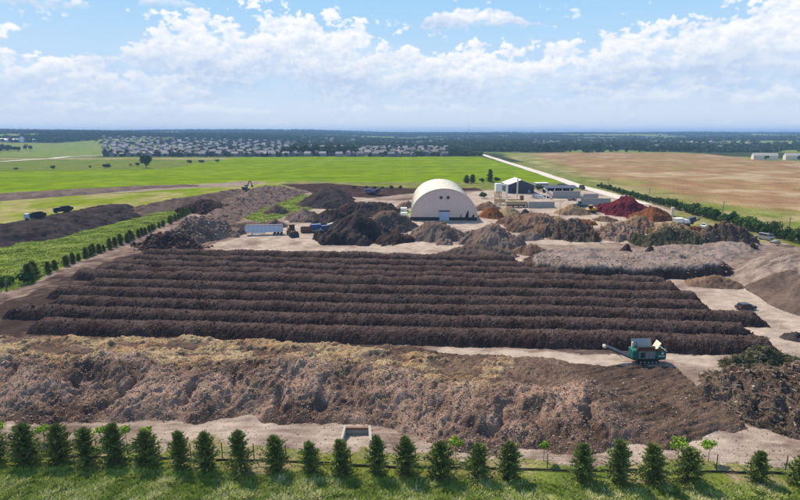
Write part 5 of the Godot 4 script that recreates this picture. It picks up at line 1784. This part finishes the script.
# ------------------------------------------------------------------ trees and shrubs beyond
func build_plants():
	var greens := [[Color(0.035, 0.07, 0.02), Color(0.085, 0.135, 0.035)], [Color(0.045, 0.085, 0.022), Color(0.11, 0.165, 0.04)], [Color(0.03, 0.058, 0.022), Color(0.07, 0.11, 0.035)]]
	# conifers along the left track
	var protos := []
	for k in 3:
		var t := thing("conifer", "", "conifer", Vector3.ZERO, 0.0, "conifers along the left track")
		part("trunk", rod_mesh(Vector3(0, -0.2, 0), Vector3(0, 4.6, 0), 0.12, 0.03, 6), M.bark, t)
		part("crown", conifer_mesh(131 + k, 5.4, 2.1, 12, 9, 1.5), M.needle, t)
		protos.append(t)
	var n := 0
	var z := -148.0
	while z > -284.0:
		var x := -107.6 + nz.get_noise_2d(z * 0.1, 4.0) * 1.6 - 3.5 * smoothstep(-206.0, -280.0, z)
		var s := rng.randf_range(0.4, 0.72)
		if n == 0 or n == 1:
			s = 0.95
		var at := Vector3(x, land(x, z), z)
		var label := "%s dark conifer along the left track, counted from the near end" % ordinal(n)
		var sc := Vector3(s, s * rng.randf_range(0.9, 1.15), s)
		if n < 3:
			protos[n].position = at
			protos[n].scale = sc
			protos[n].set_meta("label", label)
		else:
			copy_of(protos[rng.randi() % 3], label, at, rng.randf() * TAU, sc)
		n += 1
		z -= rng.randf_range(2.6, 4.6) if n > 4 else 4.6
	# hedge trees along the right side of the yard
	protos = []
	for k in 4:
		var t := thing("hedge_tree", "", "tree", Vector3.ZERO, 0.0, "trees in the hedge right of the yard")
		part("trunk", trunk_mesh(2.6, 0.16, 4, 1.0, 40 + k), M.bark, t)
		var c := part("crown", crown_mesh(141 + k, 700, Vector3(3.2, 3.1, 3.2), 0.42, 9, greens[k % 3][0], greens[k % 3][1]), M.crown, t)
		c.position.y = 3.0
		protos.append(t)
	n = 0
	z = -190.0
	while z > -425.0:
		var x := 155.6 + (1.3 if n % 2 else -1.0) + nz.get_noise_2d(z * 0.2, 8.0) * 1.2 + smoothstep(-300.0, -420.0, z) * 2.5
		var s := rng.randf_range(0.62, 1.12) * lerpf(1.0, 0.62, smoothstep(-230.0, -390.0, z))
		var at := Vector3(x, land(x, z), z)
		var label := "bushy dark green tree of the unbroken hedge between the yard and the stubble field"
		if n < 4:
			protos[n].position = at
			protos[n].scale = Vector3.ONE * s
			protos[n].set_meta("label", label)
		else:
			copy_of(protos[rng.randi() % 4], label, at, rng.randf() * TAU, Vector3(s, s * rng.randf_range(0.85, 1.2), s))
		n += 1
		z -= rng.randf_range(1.5, 2.5)
	# single trees and shrubs in and round the yard: x, z, width, height, label, kind (0 leafy, 1 conifer)
	var singles := [[54.0, -350.0, 6.0, 4.6, "round dark bush standing alone between the arched building and tan plant", 0], [119.0, -392.0, 11.0, 7.5, "grey-green spreading tree behind the canopy shed", 0], [104.0, -398.0, 7.0, 5.0, "lower grey-green tree left of the spreading one", 0],
		[35.0, -451.0, 6.0, 6.0, "green bush at the crop edge above the arched roof", 0], [57.0, -458.0, 4.5, 6.0, "dark conifer, left one of the pair at the crop edge", 1], [62.5, -461.0, 4.8, 6.6, "dark conifer, right one of the pair at the crop edge", 1], [71.0, -462.0, 6.0, 4.6, "low bush at the crop edge between conifers", 0],
		[79.0, -470.0, 5.5, 11.0, "tallest dark conifer at the crop edge behind the tan plant", 1], [84.5, -466.0, 6.0, 6.0, "dark round bush right of the tallest conifer", 0], [96.0, -455.0, 5.0, 4.0, "small dark bush above the navy shed", 0],
		[-34.7, -405.0, 4.0, 3.6, "leftmost of six small bushes at the edge of the dark soil", 0], [-25.6, -404.0, 3.6, 3.4, "second from the left of six small bushes at the dark soil", 0], [-19.4, -405.0, 3.6, 3.0, "third from the left of six small bushes at the dark soil", 0],
		[-13.2, -404.0, 3.4, 3.4, "fourth from the left of six small bushes at the dark soil", 0], [-6.4, -403.0, 3.4, 4.2, "fifth from the left of six small bushes at the dark soil", 0], [0.0, -403.0, 3.8, 4.6, "rightmost of six small bushes at the edge of the dark soil", 0],
		[-112.0, -143.5, 8.0, 3.0, "low dark bush at the left edge near the gate posts", 0], [-107.0, -146.5, 5.0, 3.2, "small bush between the gate posts and the first conifer", 0],
		[-313.0, -664.0, 15.0, 20.0, "lone tall tree standing in the green field at left", 0], [-414.5, -643.0, 6.0, 5.5, "dark round bush on the ditch, left one", 0], [-362.0, -664.0, 11.0, 5.5, "wide dark bush on the ditch left of the lone tree", 0], [-336.0, -690.0, 6.0, 6.0, "dark bush on the ditch just left of the lone tree", 0],
		[-381.0, -662.0, 4.0, 3.5, "small bush on the ditch left of the wide one", 0], [-372.0, -690.0, 4.0, 3.0, "tiny bush on the ditch above the wide one", 0], [-450.0, -630.0, 5.0, 3.0, "small bush on the ditch nearest the left edge", 0], [-350.0, -700.0, 4.0, 3.0, "tiny bush between the wide bush and lone tree", 0],
		[-302.0, -775.0, 9.0, 5.0, "left bush of the three right of the lone tree", 0], [-287.0, -778.0, 9.0, 4.5, "middle bush of the three right of the lone tree", 0], [-268.0, -790.0, 8.0, 5.0, "right bush of the three right of the lone tree", 0]]
	for i in singles.size():
		var a: Array = singles[i]
		var t := thing("conifer" if a[5] else "bush" if a[3] < 7.0 else "tree", a[4], "conifer" if a[5] else "bush" if a[3] < 7.0 else "tree", Vector3(a[0], land(a[0], a[1]), a[1]))
		if a[5]:
			part("trunk", rod_mesh(Vector3(0, -0.2, 0), Vector3(0, a[3] * 0.9, 0), 0.25, 0.04, 6), M.bark, t)
			part("crown", conifer_mesh(400 + i, a[3], a[2] * 0.62, 12, 9, 2.2), M.needle, t)
		else:
			var low: bool = a[3] < 7.0
			part("trunk", trunk_mesh(a[3] * (0.3 if low else 0.45), a[3] * 0.025, 5, a[2] * 0.2, 500 + i), M.bark, t)
			var c := part("crown", crown_mesh(600 + i, 1600 if a[3] > 15.0 else 460, Vector3(a[2] * 0.56, a[3] * (0.44 if low else 0.46), a[2] * 0.56), a[2] * (0.07 if a[3] > 15.0 else 0.10), 11, greens[i % 3][0], greens[i % 3][1]), M.crown, t)
			c.position.y = a[3] * (0.5 if low else 0.53)


# ------------------------------------------------------------------ far: copse, suburb, woods, farm
func build_far():
	var q := RandomNumberGenerator.new()
	q.seed = 91
	var c0 := Color(0.030, 0.058, 0.018)
	var c1 := Color(0.07, 0.11, 0.03)
	# the copse at the crop's far edge and the treeline beyond the stubble: single trees
	var protos := []
	for k in 4:
		var t := thing("copse_tree", "", "tree", Vector3.ZERO, 0.0, "")
		part("trunk", trunk_mesh(6.0, 0.35, 3, 2.4, 70 + k), M.bark, t)
		var c := part("crown", crown_mesh(701 + k, 170, Vector3(7.5, 7.0, 7.5), 1.7, 8, c0, c1), M.crown, t)
		c.position.y = 8.2
		protos.append(t)
	var first := true
	var used_protos := 0
	var sets := [["dark leafy tree in the copse at the far edge of the crop field", "trees of the copse beyond the crop field", -232.0, -84.0, -1010.0, -1120.0, 60, 1.0, 1.45],
		["leafy tree in the line beyond the stubble field", "trees in the line beyond the stubble field", 330.0, 700.0, -1215.0, -1300.0, 70, 0.8, 1.3],
		["small tree along the near edge of the suburb", "small trees along the near edge of the suburb", -540.0, -190.0, -972.0, -984.0, 44, 0.32, 0.6],
		["leafy tree beside the left end of the suburb", "trees at the left end of the suburb", -560.0, -470.0, -1000.0, -1100.0, 16, 0.5, 0.9],
		["dark tree in the wood at the far left edge beyond the lane", "trees of the wood at the far left edge", -960.0, -850.0, -1160.0, -1300.0, 30, 0.8, 1.1]]
	for s in sets:
		for i in s[6]:
			var x := q.randf_range(s[2], s[3])
			var z := q.randf_range(s[5], s[4])
			var k := q.randf_range(s[7], s[8])
			var o: Node3D
			if used_protos < 4:
				o = protos[used_protos]
				o.set_meta("label", s[0])
				used_protos += 1
				o.position = Vector3(x, land(x, z), z)
				o.scale = Vector3.ONE * k
			else:
				o = copy_of(protos[q.randi() % 4], s[0], Vector3(x, land(x, z), z), q.randf() * TAU, Vector3(k, k * q.randf_range(0.8, 1.15), k))
			o.set_meta("group", s[1])
	# houses of the suburb
	var hp := []
	for k in 4:
		var t := thing("suburb_house", "two-storey suburb house with a grey gable roof among trees", "house", Vector3.ZERO, 0.0, "houses of the far suburb")
		gable(t, [10.0, 12.0, 9.0, 13.0][k], [14.0, 11.0, 12.0, 10.0][k], 5.6, 9.2, [M.housewall, M.housetan, M.houseroof, M.housetan][k], [M.houseroof, M.housebrown, M.houseroof, M.dark][k])
		for w in 3:
			part("window", box_mesh(Vector3(-3.0 + w * 3.0, 4.0, [7.05, 5.55, 6.05, 5.05][k]), Vector3(1.3, 1.5, 0.12)), M.glass, t)
		hp.append(t)
	var spots := []
	for row in 13:
		var z := -990.0 - row * 62.0 - row * row * 3.0
		for i in 46:
			var u := -0.545 + 0.36 * (i + q.randf() * 0.5) / 26.0
			spots.append([u * -z, z + q.randf_range(-8.0, 8.0)])
	for i in 260:
		var z := -q.randf_range(1420.0, 3400.0)
		spots.append([q.randf_range(-0.20, 0.13) * -z, z])
	for i in 260:
		var z := -q.randf_range(1480.0, 3400.0)
		spots.append([q.randf_range(0.20, 0.62) * -z, z])
	var kept := 0
	var far_where := []
	var far_tint := PackedColorArray()
	for i in spots.size():
		var s: Array = spots[(i * 7) % spots.size()] if spots.size() % 7 else spots[i]
		var at := Vector3(s[0], land(s[0], s[1]), s[1])
		var turn := q.randi_range(0, 3) * PI / 2 + q.randf_range(-0.3, 0.3)
		if kept < 4:
			hp[kept].position = at
			hp[kept].rotation.y = turn
		elif kept < 290:
			copy_of(hp[q.randi() % 4], "", at, turn, Vector3.ONE * q.randf_range(0.5, 0.75))
		else:
			far_where.append(Transform3D(Basis(Vector3.UP, turn), at))
			far_tint.append(Color(0.10, 0.09, 0.11).lerp(Color(0.26, 0.235, 0.24), q.randf()))
		kept += 1
	var hs := nb()
	prism(hs, [Vector2(-5, 0), Vector2(5, 0), Vector2(5, 5.6), Vector2(0, 9.2), Vector2(-5, 5.6)], -6.5, 6.5)
	var fm := StandardMaterial3D.new()
	fm.vertex_color_use_as_albedo = true
	fm.roughness = 0.85
	scatter("far_houses", hs.commit(), fm, far_where, far_tint, self, "mass of small far suburb houses between trees")
	# woods and garden trees up to the horizon
	var wood := crown_mesh(801, 64, Vector3(8.0, 7.5, 8.0), 3.6, 6, Color(0.8, 0.8, 0.8), Color(1, 1, 1))
	var where := []
	var tints := PackedColorArray()
	var tries := 0
	while where.size() < 46000 and tries < 400000:
		tries += 1
		var z := -1000.0 * pow(10.5, pow(q.randf(), 0.9))
		var x := -z * q.randf_range(-0.95, 0.95)
		if x > 152.0 and z > -1180.0 - maxf(0.0, 420.0 - x) * 0.3:
			continue
		if x < -540.0 and z > -1720.0:
			continue
		var f := nz.get_noise_2d(x * 0.0016 + 5.0, z * 0.0011)
		if f + 0.16 * smoothstep(500.0, 1400.0, x) > 0.15 and q.randf() > 0.05:
			continue
		var u := x / -z
		var suburb: bool = z > -2300.0 and u > -0.56 and u < -0.19
		if suburb and q.randf() < 0.12:
			continue
		var s := q.randf_range(0.65, 1.25) * (0.62 if suburb or z > -1500.0 else 1.0) * lerpf(1.0, 1.7, smoothstep(-3000.0, -8000.0, z))
		where.append(Transform3D(Basis(Vector3.UP, q.randf() * TAU).scaled(Vector3(s, s * q.randf_range(0.8, 1.2), s)), Vector3(x, land(x, z) + 6.0 * s, z)))
		tints.append(Color(0.045, 0.078, 0.026).lerp(Color(0.10, 0.145, 0.045), q.randf()))
	scatter("woodland", wood, M.crown, where, tints, self, "dark green woods and garden trees reaching to the horizon")
	# farm at far left
	for i in 4:
		var a: Array = [[-1268.0, -1745.0, 34.0, 16.0], [-1230.0, -1735.0, 26.0, 14.0], [-1176.0, -1760.0, 20.0, 12.0], [-1318.0, -1770.0, 30.0, 14.0]][i]
		var t := thing("farm_barn", ["long white barn at the left of the far farm", "white barn beside the silo of the far farm", "small white barn right of the far farm's silo", "white barn cut by the left edge at the far farm"][i], "barn", Vector3(a[0], land(a[0], a[1]), a[1]), PI / 2)
		gable(t, a[3], a[2], 6.0, 10.0, M.white, M.white)
	var t := thing("farm_silo", "pale domed silo of the farm at far left", "silo", Vector3(-1205.0, land(-1205, -1735), -1735.0))
	part("shaft", rod_mesh(Vector3.ZERO, Vector3(0, 13, 0), 7.0, 7.0, 14), M.white, t)
	part("dome", rod_mesh(Vector3(0, 13, 0), Vector3(0, 18, 0), 7.0, 2.0, 14), M.white, t)
	# the terrace of houses at the right edge with small trees before it
	for i in 4:
		var x: float = [588.0, 630.0, 672.0, 714.0][i]
		var z: float = [-872.0, -858.0, -846.0, -832.0][i]
		t = thing("terrace_block", "%s pale terrace block from the left at the right edge" % ordinal(i), "house", Vector3(x, land(x, z), z), PI / 2 - 0.3)
		gable(t, 13.0, 34.0, 6.5, 10.5, M.cream, M.concrete)
		for w in 7:
			part("window", box_mesh(Vector3(6.6, 4.2, -14.0 + w * 4.6), Vector3(0.12, 1.6, 1.4)), M.glass, t)
		var b := copy_of(protos[i % 4], "%s dark round tree from the left before the terrace at the right edge" % ordinal(i), Vector3(x - 14.0, land(x - 14, z + 26), z + 26.0), i, Vector3.ONE * 0.62)
		b.set_meta("group", "trees before the terrace")
	# a thin radio mast on the horizon
	t = thing("radio_mast", "thin far radio mast rising above the horizon", "mast", Vector3(390.0, land(390, -3100), -3100.0))
	part("mast", rod_mesh(Vector3.ZERO, Vector3(0, 95, 0), 0.9, 0.4, 5), M.steel, t)
	part("antenna", rod_mesh(Vector3(0, 95, 0), Vector3(0, 108, 0), 0.3, 0.15, 5), M.steel, t)
